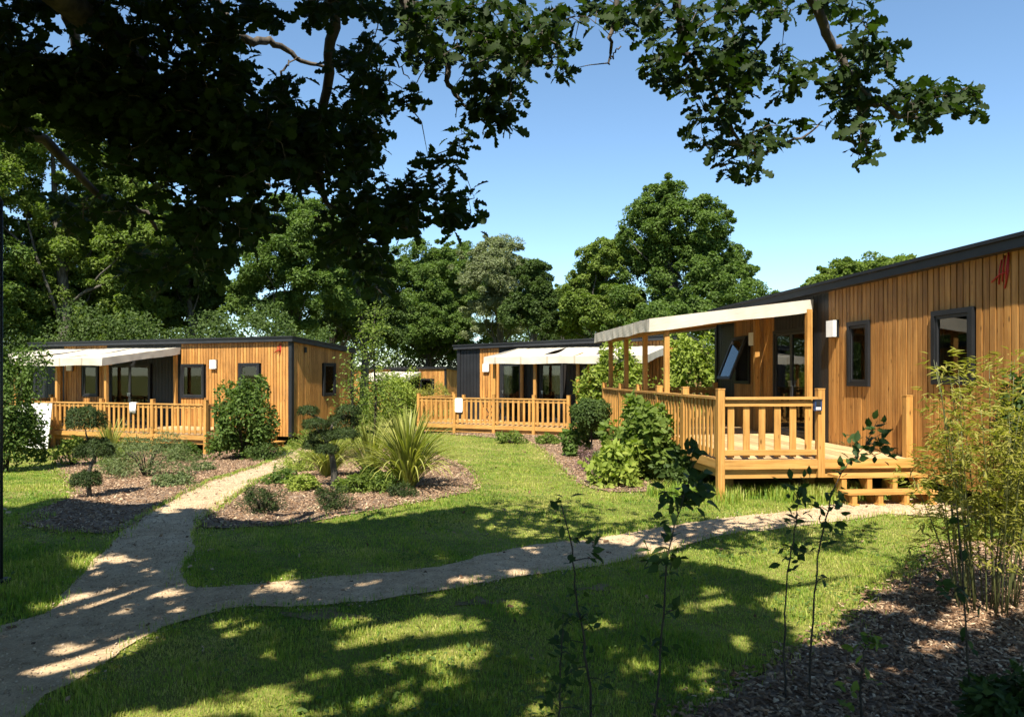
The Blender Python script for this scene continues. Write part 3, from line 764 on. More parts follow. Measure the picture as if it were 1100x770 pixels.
# ------------------------------------------------------------------ awnings
def awning(fr, label, a0, a1, bf, cw, cf, posts, inner, val=0.23, npan=3, gapw=0.16):
    am, bmid = (a0 + a1) / 2, bf / 2
    root = thing('awning', label, 'awning', fr.w(am, bmid, 0), fr.rz, 'cream canvas terrace awnings')
    OFF[root.name] = Vector((am, bmid, 0))
    pw = (a1 - a0) / npan
    na, nb = 14, 14
    for k in range(npan):
        u0, u1 = a0 + pw * k, a0 + pw * (k + 1)
        vs, fs = [], []
        for j in range(nb + 1):
            t = j / nb
            pinch = gapw * math.sin(math.pi * min(1, max(0, (0.72 - t) / 0.72))) ** 0.8 if t < 0.72 else 0
            l = u0 + (pinch if k > 0 else 0) * 0.5; r_ = u1 - (pinch if k < npan - 1 else 0) * 0.5
            for i in range(na + 1):
                s_ = i / na
                a = l + (r_ - l) * s_
                c = cw + (cf - cw) * t - 0.08 * math.sin(math.pi * s_) * math.sin(math.pi * t) - 0.05 * math.sin(math.pi * t)
                c += 0.014 * math.sin(7 * a + 5 * t) * math.sin(math.pi * t) + 0.006 * math.sin(19 * a + 9 * t) + 0.012 * math.sin(14 * t + 2 * a) * math.sin(math.pi * s_)
                vs.append((a, 0.06 + (bf - 0.06) * t, c))
        for j in range(nb):
            for i in range(na):
                q = j * (na + 1) + i; fs.append((q, q + 1, q + na + 2, q + na + 1))
        m = MB(); m.add(vs, fs, True); o = m.build('canvas', M['fabric'], root)
        so_ = o.modifiers.new('thick', 'SOLIDIFY'); so_.thickness = 0.004; so_.offset = -1
    # valance round three sides
    pts = []
    n1, n2 = 16, 30
    for i in range(n1 + 1): t = i / n1; pts.append((a0 - 0.004, 0.06 + (bf - 0.056) * t, cw + (cf - cw) * t + 0.006))
    for i in range(1, n2 + 1): pts.append((a0 + (a1 - a0) * i / n2, bf + 0.006, cf + 0.006))
    for i in range(1, n1 + 1): t = 1 - i / n1; pts.append((a1 + 0.004, 0.06 + (bf - 0.056) * t, cw + (cf - cw) * t + 0.006))
    vs, fs = [], []; rows = 4
    for i, (a, b, c) in enumerate(pts):
        for j in range(rows + 1):
            t = j / rows
            wv = 0.009 * math.sin(i * 1.9 + 2 * t) * t
            hang = val * (1 + 0.05 * math.sin(i * 0.55))
            vs.append((a + wv * 0.6, b + wv, c - hang * t))
    for i in range(len(pts) - 1):
        for j in range(rows):
            q = i * (rows + 1) + j; fs.append((q, q + 1, q + rows + 2, q + rows + 1))
    m = MB(); m.add(vs, fs, False); o = m.build('valance', M['fabric'], root)
    so_ = o.modifiers.new('thick', 'SOLIDIFY'); so_.thickness = 0.005; so_.offset = 0
    bp = posts[0][1]
    z = cf + (cw - cf) * (1 - bp / bf) - 0.16
    m = MB(); m.box(a0 + 0.05, a1 - 0.05, bp - 0.035, bp + 0.035, z - 0.10, z + 0.02); m.build('front_beam', M['rail'], root)
    for a in (a0 + 0.06, (a0 + a1) / 2, a1 - 0.06):
        m = MB(); m.bar((a, 0.08, cw - 0.14), (a, bp - 0.04, z + 0.0), 0.045, 0.09); m.build('rafter', M['rail'], root)
    for a, b in posts:
        m = MB(); m.box(a - 0.045, a + 0.045, b - 0.045, b + 0.045, 0.0 if b < bp - 0.3 else 0.003, z - 0.101); m.build('post', M['post'], root)
    for a, b, c in inner:
        m = MB(); m.box(a - 0.05, a + 0.05, b - 0.05, b + 0.05, 0.001, c); m.build('wall_post', M['post'], root)
    return root
awning(FR, 'cream awning over the near terrace beside the open window', 5.6, 10.6, 3.15, 2.60, 2.22,
       [(5.72, 2.80), (7.2, 2.80), (8.8, 2.80), (10.38, 2.80)], [(5.62, 0.14, 2.42), (7.95, 0.14, 2.42)])
awning(FL, 'cream awning with sagging panels above the left cabin terrace', 4.45, 10.7, 3.15, 2.66, 2.24,
       [(4.7, 2.78), (6.75, 2.78), (8.6, 2.78), (10.3, 2.78)], [(4.58, 0.14, 2.48), (9.9, 0.14, 2.48)], gapw=0.3)
awning(FM, 'cream awning shading the middle cabin doors', 0.5, 5.95, 2.75, 2.62, 2.24,
       [(0.65, 2.37), (2.8, 2.37), (4.28, 2.37), (5.75, 2.37)], [(3.1, 0.5, 2.40), (5.8, 0.14, 2.45)], gapw=0.3)
awning(FF, 'small cream awning of the distant cabin', 2.0, 6.0, 2.6, 2.62, 2.1, [(2.1, 2.3), (5.9, 2.3)], [])

# ------------------------------------------------------------------ steps
def steps(fr, a_edge, b0, b1, label, nstr=4, ntread=2, deckh=None):
    g = fr.ground(a_edge - 0.4, (b0 + b1) / 2)
    root = thing('wooden_steps', label, 'steps', fr.w(a_edge - 0.4, (b0 + b1) / 2, g), fr.rz, 'wooden steps up to the terraces')
    OFF[root.name] = Vector((a_edge - 0.4, (b0 + b1) / 2, g))
    rise = -g / (ntread + 1)
    for k in range(ntread):
        z = -rise * (k + 1); a = a_edge - 0.045 - 0.27 * (k + 0.5)
        m = MB()
        m.box(a - 0.15, a - 0.008, b0, b1, z - 0.036, z); m.box(a + 0.002, a + 0.142, b0, b1, z - 0.036, z)
        m.build('tread', M['rail_y'], root)
    for i in range(nstr):
        b = b0 + 0.1 + (b1 - b0 - 0.2) * i / (nstr - 1)
        m = MB()
        # sawtooth stringer: upright under each tread nose and a sloping board behind
        for k in range(ntread):
            z = -rise * (k + 1) - 0.037; a = a_edge - 0.045 - 0.27 * (k + 1)
            zb = g - 0.02 if k == ntread - 1 else -rise * (k + 2) + 0.002
            m.box(a + 0.0, a + 0.075, b - 0.035, b + 0.035, zb, z)
        m.hexa([(a_edge - 0.045 - 0.27 * ntread + 0.08, b - 0.03, g - 0.02), (a_edge - 0.045 - 0.27 * ntread + 0.25, b - 0.03, g - 0.02), (a_edge - 0.045 - 0.27 * ntread + 0.25, b + 0.03, g - 0.02), (a_edge - 0.045 - 0.27 * ntread + 0.08, b + 0.03, g - 0.02),
                (a_edge - 0.17, b - 0.03, -rise - 0.04), (a_edge - 0.05, b - 0.03, -rise - 0.04), (a_edge - 0.05, b + 0.03, -rise - 0.04), (a_edge - 0.17, b + 0.03, -rise - 0.04)])
        m.build('stringer', M['post'], root)
    m = MB()
    for i in range(nstr):
        b = b0 + 0.1 + (b1 - b0 - 0.2) * i / (nstr - 1); a = a_edge - 0.045 - 0.27 * ntread
        m.box(a - 0.02, a + 0.10, b - 0.055, b + 0.055, g - 0.05, g + 0.035)
    m.build('foot_block', M['post'], root)
steps(FR, 2.64, 0.06, 1.38, 'two broad wooden steps at the end of the near terrace')
steps(FL, 0.74, 0.12, 1.32, 'wooden steps half hidden behind the leafy shrub by the left cabin')

# ------------------------------------------------------------------ small items
def small():
    # towel over the left terrace railing
    fr = FL; a = 3.45; b = 2.9; H = 0.90
    pts = [(-0.062 - 0.008, H - 0.24), (-0.068, H - 0.1), (-0.064, H), (0.0, H + 0.006), (0.064, H), (0.072, H - 0.12), (0.076, H - 0.30)]
    vs, fs = [], []
    for i in range(7):
        u = a - 0.12 + 0.04 * i
        for j, (db, c) in enumerate(pts): vs.append((u + 0.006 * math.sin(j), b + db + (0.006 * math.sin(i * 1.7 + j) if j > 4 else 0), c - (0.012 * math.sin(i * 1.3) if j in (0, 6) else 0)))
    n = len(pts)
    for i in range(6):
        for j in range(n - 1): fs.append((i * n + j, i * n + j + 1, (i + 1) * n + j + 1, (i + 1) * n + j))
    m = MB(); m.add(vs, fs, True)
    m.v = [tuple(fr.w(*v)) for v in m.v]
    o = m.build('towel', M['cloth'], None, fr.w(a, b, 0.6))
    o.modifiers.new('thick', 'SOLIDIFY').thickness = 0.006
    tag(o, 'small white towel hung over the left terrace railing', 'towel')
    # white board hung on the middle terrace railing
    fr = FM; a, b = 7.0, 2.5 + 0.075
    t = thing('notice_board', 'white rounded board hanging on the middle terrace railing', 'board', fr.w(a, b, 0.42), fr.rz)
    m = MB(); w_, h_, r_ = 0.145, 0.235, 0.05; ring = []
    for cx, cz, t0 in ((w_ - r_, h_ - r_, 0), (-w_ + r_, h_ - r_, 90), (-w_ + r_, -h_ + r_, 180), (w_ - r_, -h_ + r_, 270)):
        for k in range(5): ring.append((cx + r_ * math.cos(R(t0 + 22.5 * k)), cz + r_ * math.sin(R(t0 + 22.5 * k))))
    n = len(ring)
    m.add([(x, 0, z + 0.22) for x, z in ring] + [(x, 0.02, z + 0.22) for x, z in ring], [tuple(range(n)), tuple(range(2 * n - 1, n - 1, -1))] + [(i, i + n, (i + 1) % n + n, (i + 1) % n) for i in range(n)])
    m.build('panel', M['white'], t)
    m = MB(); m.box(-0.06, -0.03, -0.13, 0.0, 0.455, 0.49); m.box(0.03, 0.06, -0.13, 0.0, 0.455, 0.49); m.build('hook', M['steel'], t)
    # key box on the near terrace post
    fr = FR
    t = thing('key_box', 'small navy box with a pale label on the near railing post', 'box', fr.w(2.69, 1.52, 0.70), fr.rz)
    m = MB(); m.box(-0.10, -0.052, -0.055, 0.055, 0.0, 0.15); m.build('body', M['blue'], t)
    m = MB(); m.box(-0.104, -0.1005, -0.035, 0.035, 0.015, 0.05); m.build('sticker', M['white'], t)
    m = MB(); m.box(-0.107, -0.1005, -0.03, 0.03, 0.065, 0.14); m.build('keypad', M['trim'], t)
    m = MB(); m.box(-0.112, -0.05, -0.06, 0.06, 0.15, 0.165); m.build('cover', M['trim'], t)
    # folding table with crossed legs on the middle terrace
    fr = FM
    t = thing('folding_table', 'low folding table with crossed dark legs on the middle terrace', 'table', fr.w(5.6, 1.2, 0.0), fr.rz)
    m = MB()
    for k in range(6): m.box(-0.6, 0.6, -0.36 + 0.12 * k, -0.25 + 0.12 * k, 0.70, 0.722)
    m.build('table_top', M['rail'], t)
    for s_ in (-0.5, 0.5):
        m = MB(); m.bar((s_, -0.32, 0.0), (s_, 0.3, 0.70), 0.03, 0.03); m.build('leg', M['black'], t)
        m = MB(); m.bar((s_ + 0.035, 0.32, 0.0), (s_ + 0.035, -0.3, 0.70), 0.03, 0.03); m.build('leg', M['black'], t)
    proto = None
    for i, (a, b, rz, lb) in enumerate(((4.75, 1.25, 90, 'folding garden chair nearer the glass door on the middle terrace'), (6.5, 1.2, -90, 'folding garden chair nearer the white board on the middle terrace'))):
        if proto is None:
            t = thing('garden_chair', lb, 'chair', fr.w(a, b, 0), fr.rz + R(rz), 'folding chairs at the terrace table'); proto = t
            m = MB()
            for k in range(5): m.box(-0.21, 0.21, -0.2 + 0.085 * k, -0.125 + 0.085 * k, 0.43, 0.445)
            m.build('seat', M['rail'], t)
            m = MB()
            for k in range(4): m.bar((-0.2, 0.225 + 0.02 * k, 0.56 + 0.085 * k), (0.2, 0.225 + 0.02 * k, 0.56 + 0.085 * k), 0.015, 0.07)
            m.build('backrest', M['rail'], t)
            for s_ in (-0.225, 0.225):
                m = MB(); m.bar((s_, -0.24, 0), (s_, 0.31, 0.88), 0.02, 0.03); m.build('leg', M['black'], t)
                m = MB(); m.bar((s_ * 0.89, 0.26, 0), (s_ * 0.89, -0.2, 0.43), 0.02, 0.03); m.build('leg', M['black'], t)
        else:
            c = proto.copy(); COL.objects.link(c); c.location = fr.w(a, b, 0); c.rotation_euler.z = fr.rz + R(rz); c['label'] = lb
            for ch in proto.children:
                d = ch.copy(); COL.objects.link(d); d.parent = c
    # table on the left terrace, behind the railing
    fr = FL
    t = thing('garden_table', 'garden table behind the left terrace railing', 'table', fr.w(6.6, 1.4, 0.0), fr.rz)
    m = MB(); m.box(-0.7, 0.7, -0.4, 0.4, 0.71, 0.74); m.build('table_top', M['trim'], t)
    for sx in (-0.62, 0.62):
        for sy in (-0.33, 0.33):
            m = MB(); m.bar((sx, sy, 0), (sx, sy, 0.71), 0.05, 0.05); m.build('leg', M['trim'], t)
    # spotlight on the left terrace
    # white fabric screen at the far end of the left terrace
    t = thing('privacy_screen', 'pale fabric screen with a slanted edge at the end of the left terrace', 'screen', fr.w(7.2, 3.35, fr.ground(7.2, 3.35)), fr.rz)
    OFF[t.name] = Vector((7.2, 3.35, fr.ground(7.2, 3.35)))
    g = fr.ground(7.0, 3.35)
    m = MB(); m.hexa([(6.45, 3.33, g + 0.02), (7.7, 3.33, g + 0.02), (7.7, 3.36, g + 0.02), (6.45, 3.36, g + 0.02), (6.25, 3.33, 0.86), (7.7, 3.33, 0.86), (7.7, 3.36, 0.86), (6.25, 3.36, 0.86)])
    m.build('fabric_panel', M['white'], t)
    for a in (6.6, 7.6):
        m = MB(); m.box(a - 0.03, a + 0.03, 3.27, 3.327, g - 0.1, 0.88); m.build('post', M['post'], t)
    # slim post drawn for a thin dark line at the view's left edge
    p = G(1.5, 625)
    t = thing('edge_line_post', 'slim black post drawn for a dark line at the view edge', 'post', p)
    m = MB(); m.tube([(0, 0, -0.2), (0, 0, 3.3)], 0.013, 10); m.build('pole', M['black'], t)
    m = MB(); m.tube([(0, 0, 0), (0, 0, 0.03)], 0.07, 12); m.build('base_plate', M['black'], t)
    m = MB(); m.tube([(0, 0, 3.3), (-0.1, 0, 3.45), (-0.35, 0, 3.5)], [0.013, 0.014, 0.025], 8); m.build('post_tip', M['black'], t)
small()
# ------------------------------------------------------------------ trees of the backdrop
def crown_mesh(name, lobes, npuff, nleaf, ls, seed, tpl=QUAD, flat=0.75):
    """lobes: (cx, cy, cz, rx, ry, rz). Leaf clumps sit on and just inside the lobes' surfaces, each clump a bumpy cap of leaves."""
    g = np.random.default_rng(seed)
    P, Nn, Sz = [], [], []; stray = 0.14
    vol = np.array([l[3] * l[5] for l in lobes]); cnt = np.maximum(4, (npuff * vol / vol.sum()).astype(int))
    for l, c in zip(lobes, cnt):
        d = unit(g.normal(size=(c, 3)))
        d[:, 2] = np.where(d[:, 2] < -0.55, -d[:, 2], d[:, 2])
        far_ = g.random(c) < stray
        rr = np.where(far_, g.uniform(1.0, 1.28, c), g.uniform(0.3, 1.0, c) ** 0.7) * (1 + 0.16 * np.sin(3.1 * d[:, 0] + 2.3 * d[:, 2] + l[0]) * np.cos(2.7 * d[:, 1] + l[2]))
        cen = np.array(l[:3]) + d * np.array(l[3:6]) * rr[:, None]
        pr = 0.31 * ((l[3] + l[5]) / 2) ** 0.7 * np.where(far_, g.uniform(0.2, 0.6, c), g.uniform(0.4, 1.5, c))
        for q, r_, dd in zip(cen, pr, d):
            k = int(nleaf * g.uniform(0.6, 1.3))
            u = unit(g.normal(size=(k, 3)) + 0.55 * dd + np.array((0, 0, 0.35)))
            rad = r_ * g.uniform(0.25, 1.0, k) ** 0.45
            pos = q + u * rad[:, None] * np.array((1, 1, flat))
            P.append(pos); Nn.append(unit(u * 0.6 + np.array((0, 0, 0.55)) + g.normal(size=(k, 3)) * 0.55)); Sz.append(ls * g.uniform(0.6, 1.3, k))
    return leaves_mesh(name, np.concatenate(P), np.concatenate(Nn), np.concatenate(Sz), tpl)

def limb_path(p, q, n=5, wob=0.08):
    p, q = Vector(p), Vector(q); L = (q - p).length; out = []
    for i in range(n + 1):
        t = i / n
        v = p.lerp(q, t); v.z += 0.12 * L * t * (1 - t)
        if 0 < i < n: v += Vector((random.uniform(-1, 1), random.uniform(-1, 1), random.uniform(-1, 1))) * wob * L * 0.5
        out.append(v)
    return out

def tree(name, label, cat, loc, H, lobes, mat, npuff, nleaf, ls, seed, tr=0.22, barkm='bark2', group=None, bare=0.2):
    root = thing(name, label, cat, loc, random.uniform(0, 0.01), group)
    m = MB()
    top = lobes[0]
    m.tube([(0, 0, -0.3), (0.03, 0, H * 0.12), (0.1, 0.05, H * 0.35), (top[0] * 0.6, top[1] * 0.6, H * 0.62), (top[0], top[1], H * 0.86)], [tr * 1.35, tr, tr * 0.78, tr * 0.5, tr * 0.12], 9)
    for l in lobes:
        for k in range(2):
            z0 = H * random.uniform(0.2, 0.55)
            e = Vector(l[:3]) + Vector((random.uniform(-1, 1) * l[3], random.uniform(-1, 1) * l[4], random.uniform(-0.4, 0.7) * l[5])) * 0.75
            pts = limb_path((0.06, 0.03, min(z0, e.z * 0.75)), e)
            m.tube(pts, [tr * 0.26 * (1 - 0.85 * i / (len(pts) - 1)) for i in range(len(pts))], 6)
    m.build('trunk', M[barkm], root)
    me = crown_mesh('crown', lobes, npuff, nleaf, ls, seed)
    link('crown', me, M[mat], root)
    return root

def lob(H, r, seed, n=7, low=0.25, shape='round'):
    """uneven crown: one core lobe, others round it"""
    g = random.Random(seed)
    out = [(g.uniform(-.1, .1) * r, g.uniform(-.1, .1) * r, H * 0.72, r * 0.62, r * 0.62, H * 0.26)]
    for i in range(n):
        t = 2 * math.pi * (i / n) + g.uniform(-0.4, 0.4)
        z = H * g.uniform(low + 0.12, 0.72)
        k = (1 - 0.45 * max(0, (z / H - 0.45) / 0.4)) if shape == 'round' else (1.15 - z / H)
        d = r * 0.58 * k * g.uniform(0.8, 1.15)
        out.append((d * math.cos(t), d * math.sin(t), z, r * 0.46 * g.uniform(0.75, 1.15), r * 0.46 * g.uniform(0.75, 1.15), H * 0.16 * g.uniform(0.8, 1.2)))
    out.append((r * g.uniform(-.25, .25), r * g.uniform(-.2, .2), H * 0.88, r * 0.33, r * 0.33, H * 0.12))
    return out

def at(px, d): x = (px - CX) / F * d; return Vector((x, d, Tz(x, d) - 0.05))
def hgt(py, d, x=0): return CAMZ + (HY - py) / F * d - Tz(x, d)

BK = 'trees behind the cabins'
spec = [  # depth, material, leaf size, puffs, label, crown lobes measured in the photo (x, y, rx, ry)
    (36, 'leaf_fresh', 0.25, 560, 'tall pale green tree behind the left end of the left cabin', [(60, 150, 75, 50), (15, 215, 60, 50), (105, 215, 60, 48), (150, 265, 42, 40), (62, 275, 62, 45), (15, 315, 50, 42), (110, 318, 50, 38), (60, 335, 60, 25), (20, 350, 45, 22), (100, 345, 50, 22)]),
    (33, 'leaf_mid', 0.26, 220, 'big green tree at the far left beside the pale tall tree', [(-80, 150, 70, 60), (-125, 230, 80, 60), (-45, 260, 55, 60), (-60, 320, 70, 40)]),
    (42, 'leaf_mid', 0.26, 200, 'mid green tree behind the awning of the left cabin', [(152, 245, 40, 38), (168, 295, 42, 35), (135, 325, 40, 32), (180, 335, 34, 26)]),
    (40, 'leaf_deep', 0.24, 150, 'narrow dark green tree behind the left cabin roof left of a sky gap', [(203, 275, 24, 24), (208, 305, 25, 30), (200, 335, 30, 28), (224, 318, 16, 30)]),
    (41, 'leaf_mid', 0.24, 290, 'tall tree with pale trunks rising behind the left cabin end wall', [(322, 238, 38, 26), (288, 262, 34, 30), (352, 265, 36, 30), (315, 292, 46, 32), (278, 312, 26, 30), (348, 320, 44, 35), (300, 342, 38, 22), (264, 328, 18, 26)]),
    (46, 'leaf_deep', 0.26, 180, 'dark tree right of the left cabin roof corner', [(384, 290, 32, 28), (400, 325, 32, 32), (370, 340, 34, 30), (415, 355, 25, 25)]),
    (64, 'leaf_mid', 0.33, 290, 'lush green tree behind the distant cabin', [(455, 287, 40, 26), (428, 312, 34, 34), (482, 308, 40, 34), (500, 345, 30, 36), (452, 350, 44, 34), (418, 352, 28, 32), (475, 372, 40, 24)]),
    (50, 'leaf_grey', 0.2, 260, 'grey green willow like tree above the middle cabin left corner', [(538, 278, 25, 24), (522, 302, 30, 30), (552, 308, 26, 30), (535, 345, 36, 30)]),
    (45, 'leaf_deep', 0.24, 170, 'small deep green tree beside the grey green one', [(572, 300, 19, 20), (580, 325, 18, 20), (563, 338, 26, 24), (584, 350, 14, 16)]),
    (42, 'leaf_mid', 0.25, 420, 'tallest tree standing behind the middle cabin under the open sky', [(714, 222, 26, 28), (700, 250, 38, 30), (742, 246, 34, 28), (770, 272, 32, 30), (790, 303, 28, 26), (738, 290, 46, 38), (694, 290, 42, 38), (700, 335, 58, 34), (762, 330, 48, 32), (725, 355, 60, 25)]),
    (44, 'leaf_fresh', 0.25, 210, 'lower tree leaning against the left flank of the tallest tree', [(652, 285, 28, 24), (636, 312, 30, 28), (622, 340, 24, 26), (660, 338, 36, 28), (612, 358, 16, 14)]),
    (40, 'leaf_fresh', 0.24, 260, 'treetop peeping over the roof of the large cabin', [(905, 303, 30, 22), (945, 300, 42, 24), (885, 310, 24, 14), (920, 345, 70, 35), (1000, 310, 50, 30)]),
]
for i, (d, mt, ls, npf, lb, lp) in enumerate(spec):
    px = sum(l[0] * l[2] for l in lp) / sum(l[2] for l in lp)
    loc = at(px, d); sc = d / F; rnd = random.Random(400 + i)
    lobes = []
    for n_, (x, y, rx, ry) in enumerate(lp):
        c = W(x, y, d) - loc
        lobes.append((c.x, rnd.uniform(-0.9, 0.9) * rx * sc * (0.3 if n_ == 0 else 1), c.z, rx * sc * 0.98, rx * sc * 0.95, ry * sc * 0.98))
    H = max(l[2] + l[5] for l in lobes)
    tree('broadleaf_tree', lb, 'tree', loc, H, lobes, mt, int(npf * 1.7), 330, ls * 0.58, 100 + i, 0.16 + H * 0.012, group=BK)
# copies: some close the wood; unseen ones by the viewer added for reflections, shade
def copy_tree(src, label, loc, rz, sc):
    c = src.copy(); COL.objects.link(c); c.location = loc; c.rotation_euler.z = rz; c.scale = (sc, sc, sc); c['label'] = label
    for ch in src.children:
        d = ch.copy(); COL.objects.link(d); d.parent = c
    return c
trees = [o for o in COL.objects if o.name.startswith('broadleaf_tree')]
for k, (x, y, lb, s_, sc) in enumerate(((-40, 40, 'round tree at the outer left edge of the wood', 2, 1.25), (-14, 58, 'rear tree filling the gap behind the left cabin', 4, 1.1), (-31, 55, 'rear tree behind the tall pale tree', 0, 1.0), (-4.5, 66, 'rear tree behind the distant cabin', 6, 1.0),
                                        (4.5, 64, 'rear tree behind the middle cabin corner', 5, 0.9),
                                        (-24, 8, 'unseen tree added well left of the path for window reflections', 2, 0.9), (-13.5, 3.0, 'unseen tree added left of the viewer to darken the lawn', 2, 0.75), (-17, -16, 'unseen broad tree added behind the viewer to the left for window reflections', 0, 0.8), (8, -20, 'unseen round tree added behind the viewer to the right for window reflections', 9, 0.8))):
    copy_tree(trees[s_], lb, (x, y, Tz(x, y) - 0.05), 1.3 * k + 0.7, sc)

# ------------------------------------------------------------------ bushes
def bush(name, label, cat, loc, rx, ry, rz, ls, n, mat, seed, tpl=OVAL, stems=8, up=0.4, lump=0.22, z0=0.12, group=None, stemh=0.7):
    g = np.random.default_rng(seed); rnd = random.Random(seed)
    root = thing(name, label, cat, loc, 0, group)
    m = MB()
    for k in range(stems):
        t = 2 * math.pi * k / stems + rnd.uniform(-.3, .3); q = rnd.uniform(0.3, 0.8)
        m.tube([(0.04 * rx * math.cos(t), 0.04 * ry * math.sin(t), -0.05), (q * 0.5 * rx * math.cos(t), q * 0.5 * ry * math.sin(t), rz * 0.9), (q * rx * math.cos(t), q * ry * math.sin(t), rz * 2 * stemh)], [0.018, 0.013, 0.005], 5)
    m.build('stem', M['stem'], root)
    k = 60; n = int(n * 1.9)
    d0 = unit(g.normal(size=(k, 3))); d0[:, 2] = g.uniform(-1.0, 1.0, k)
    cen = unit(d0) * g.uniform(0.55, 0.98, k)[:, None]
    pr = g.uniform(0.22, 0.42, k)
    idx = g.integers(0, k, n)
    u = unit(g.normal(size=(n, 3)) + unit(cen[idx]) * 0.5 + np.array((0, 0, 0.25)))
    p = cen[idx] + u * (pr[idx] * g.uniform(0.2, 1, n) ** 0.4)[:, None]
    p[:, :2] *= (1.08 - 0.22 * np.clip(p[:, 2:3], -1, 1))
    p *= 1 + lump * np.sin(5 * p[:, 0:1] + 3 * p[:, 2:3] + seed)
    P = p * np.array((rx, ry, rz)); P[:, 2] = np.maximum(P[:, 2] + rz, z0 * rz * g.uniform(0.2, 2.2, n))
    Nn = unit(u * 0.6 + np.array((0, 0, up)) + g.normal(size=(n, 3)) * 0.5)
    ax = unit(u + np.array((0, 0, 0.3)) + g.normal(size=(n, 3)) * 0.5)
    link('foliage', leaves_mesh('foliage', P, Nn, ls * g.uniform(0.55, 1.25, n), tpl, ax), M[mat], root)
    return root

def bpx(name, label, cat, px, pyb, w, h, *a, d=None, **k):
    """bush whose foot stands at a photo position, w and h its size in photo pixels"""
    p = G(px, pyb) if d is None else at(px, d)
    s_ = p.y / F
    return bush(name, label, cat, p, w * s_ / 2, k.pop('ry', w * s_ / 2), h * s_ / 2, *a, **k)

bpx('shrub', 'large bright green shrub at the left end of the left terrace', 'shrub', 6, 506, 66, 138, 0.085, 8500, 'leaf_mid', 21)
bpx('shrub', 'dense oval leafy shrub standing before the left cabin window', 'shrub', 262, 493, 56, 84, 0.11, 4600, 'leaf_mid', 22)
bpx('shrub', 'low bushy shrub with thin stalks on the mulch before the left terrace', 'shrub', 158, 512, 82, 42, 0.09, 2600, 'leaf_silver', 23, tpl=LANCE)
bpx('shrub', 'low dark round shrub at the foot of the oval leafy shrub', 'shrub', 286, 494, 34, 18, 0.06, 900, 'leaf_deep', 24)
bpx('shrub', 'yellowish dwarf shrub beside the pale screen', 'shrub', 78, 500, 34, 30, 0.08, 700, 'leaf_yellow', 25)
bpx('shrub', 'dwarf mat plant on the mulch by the path edge', 'shrub', 216, 506, 26, 10, 0.05, 500, 'leaf_silver', 26)
bpx('shrub', 'small round dark dwarf pine at the front of the rounded bed', 'shrub', 281, 551, 38, 27, 0.05, 1500, 'leaf_pine', 27, tpl=LANCE)
bpx('shrub', 'small round dark dwarf pine at the foot of the cloud pruned tree', 'shrub', 357, 548, 32, 24, 0.05, 1300, 'leaf_pine', 28, tpl=LANCE)
bpx('shrub', 'tiny round dwarf pine in front of the big spiky flax', 'shrub', 430, 534, 27, 15, 0.05, 800, 'leaf_pine', 29, tpl=LANCE)
bpx('shrub', 'low lime green cushion plant left of the cloud pruned tree trunk', 'shrub', 325, 527, 30, 18, 0.05, 900, 'leaf_yellow', 30)
bpx('shrub', 'low green cushion plant right of the cloud pruned tree trunk', 'shrub', 381, 529, 34, 18, 0.05, 900, 'leaf_fresh', 31)
bpx('shrub', 'trailing low plant at the path corner of the rounded bed', 'shrub', 303, 520, 26, 16, 0.06, 500, 'leaf_mid', 32)
bpx('shrub', 'round golden green shrub before the distant cabin', 'shrub', 425, 470, 54, 64, 0.10, 3600, 'leaf_yellow', 33, d=31)
bpx('shrub', 'loose pale shrub right of the left cabin end wall', 'shrub', 386, 470, 44, 44, 0.10, 1500, 'leaf_fresh', 34, d=28)
bpx('shrub', 'wild bush with straw tips behind the left corner of the middle terrace', 'shrub', 462, 470, 44, 42, 0.14, 1500, 'leaf_bamboo', 35, d=33, tpl=LANCE)
bpx('shrub', 'small bright cushion plant left of two at the middle terrace foot', 'shrub', 549, 476, 27, 13, 0.07, 700, 'leaf_fresh', 36)
bpx('shrub', 'small bright cushion plant right of two at the middle terrace foot', 'shrub', 588, 477, 22, 11, 0.07, 600, 'leaf_fresh', 37)
bpx('shrub', 'large glossy broadleaf shrub growing against the near terrace railing', 'shrub', 692, 514, 58, 84, 0.14, 3600, 'leaf_fresh', 38, ry=0.7)
bpx('shrub', 'pale sprawling hydrangea like plant at the foot of the glossy shrub', 'shrub', 664, 520, 46, 42, 0.13, 800, 'leaf_yellow', 39, ry=0.55)
bpx('shrub', 'faded pink flowering clump at the edge of the terrace bed', 'shrub', 634, 505, 28, 24, 0.07, 900, 'flower', 40, tpl=LANCE)
bpx('shrub', 'silver grey lavender clump beside the pink flowers', 'shrub', 651, 511, 30, 28, 0.09, 1000, 'leaf_silver', 41, tpl=LANCE)
bpx('shrub', 'leafy green perennial left of the stemmed ball tree', 'shrub', 617, 490, 26, 32, 0.12, 700, 'leaf_mid', 42)
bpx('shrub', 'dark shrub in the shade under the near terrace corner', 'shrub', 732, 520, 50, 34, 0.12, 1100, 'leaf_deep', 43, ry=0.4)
bpx('hedge_shrub', 'tall leafy shrub behind the far railing of the near terrace', 'shrub', 664, 460, 70, 104, 0.13, 4800, 'leaf_yellow', 44, d=22.2, ry=0.8)
bpx('hedge_shrub', 'tall leafy shrub between the near terrace and the middle cabin end', 'shrub', 742, 460, 70, 112, 0.13, 4800, 'leaf_yellow', 45, d=21.3, ry=0.8)
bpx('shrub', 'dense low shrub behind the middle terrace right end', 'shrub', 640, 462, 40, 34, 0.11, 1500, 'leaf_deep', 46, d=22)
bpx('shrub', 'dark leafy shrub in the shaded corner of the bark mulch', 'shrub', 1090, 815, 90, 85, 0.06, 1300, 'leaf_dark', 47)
bpx('shrub', 'low clump of ferny green in the shaded bark mulch near the thin saplings', 'shrub', 905, 850, 90, 60, 0.06, 300, 'leaf_dark', 48)
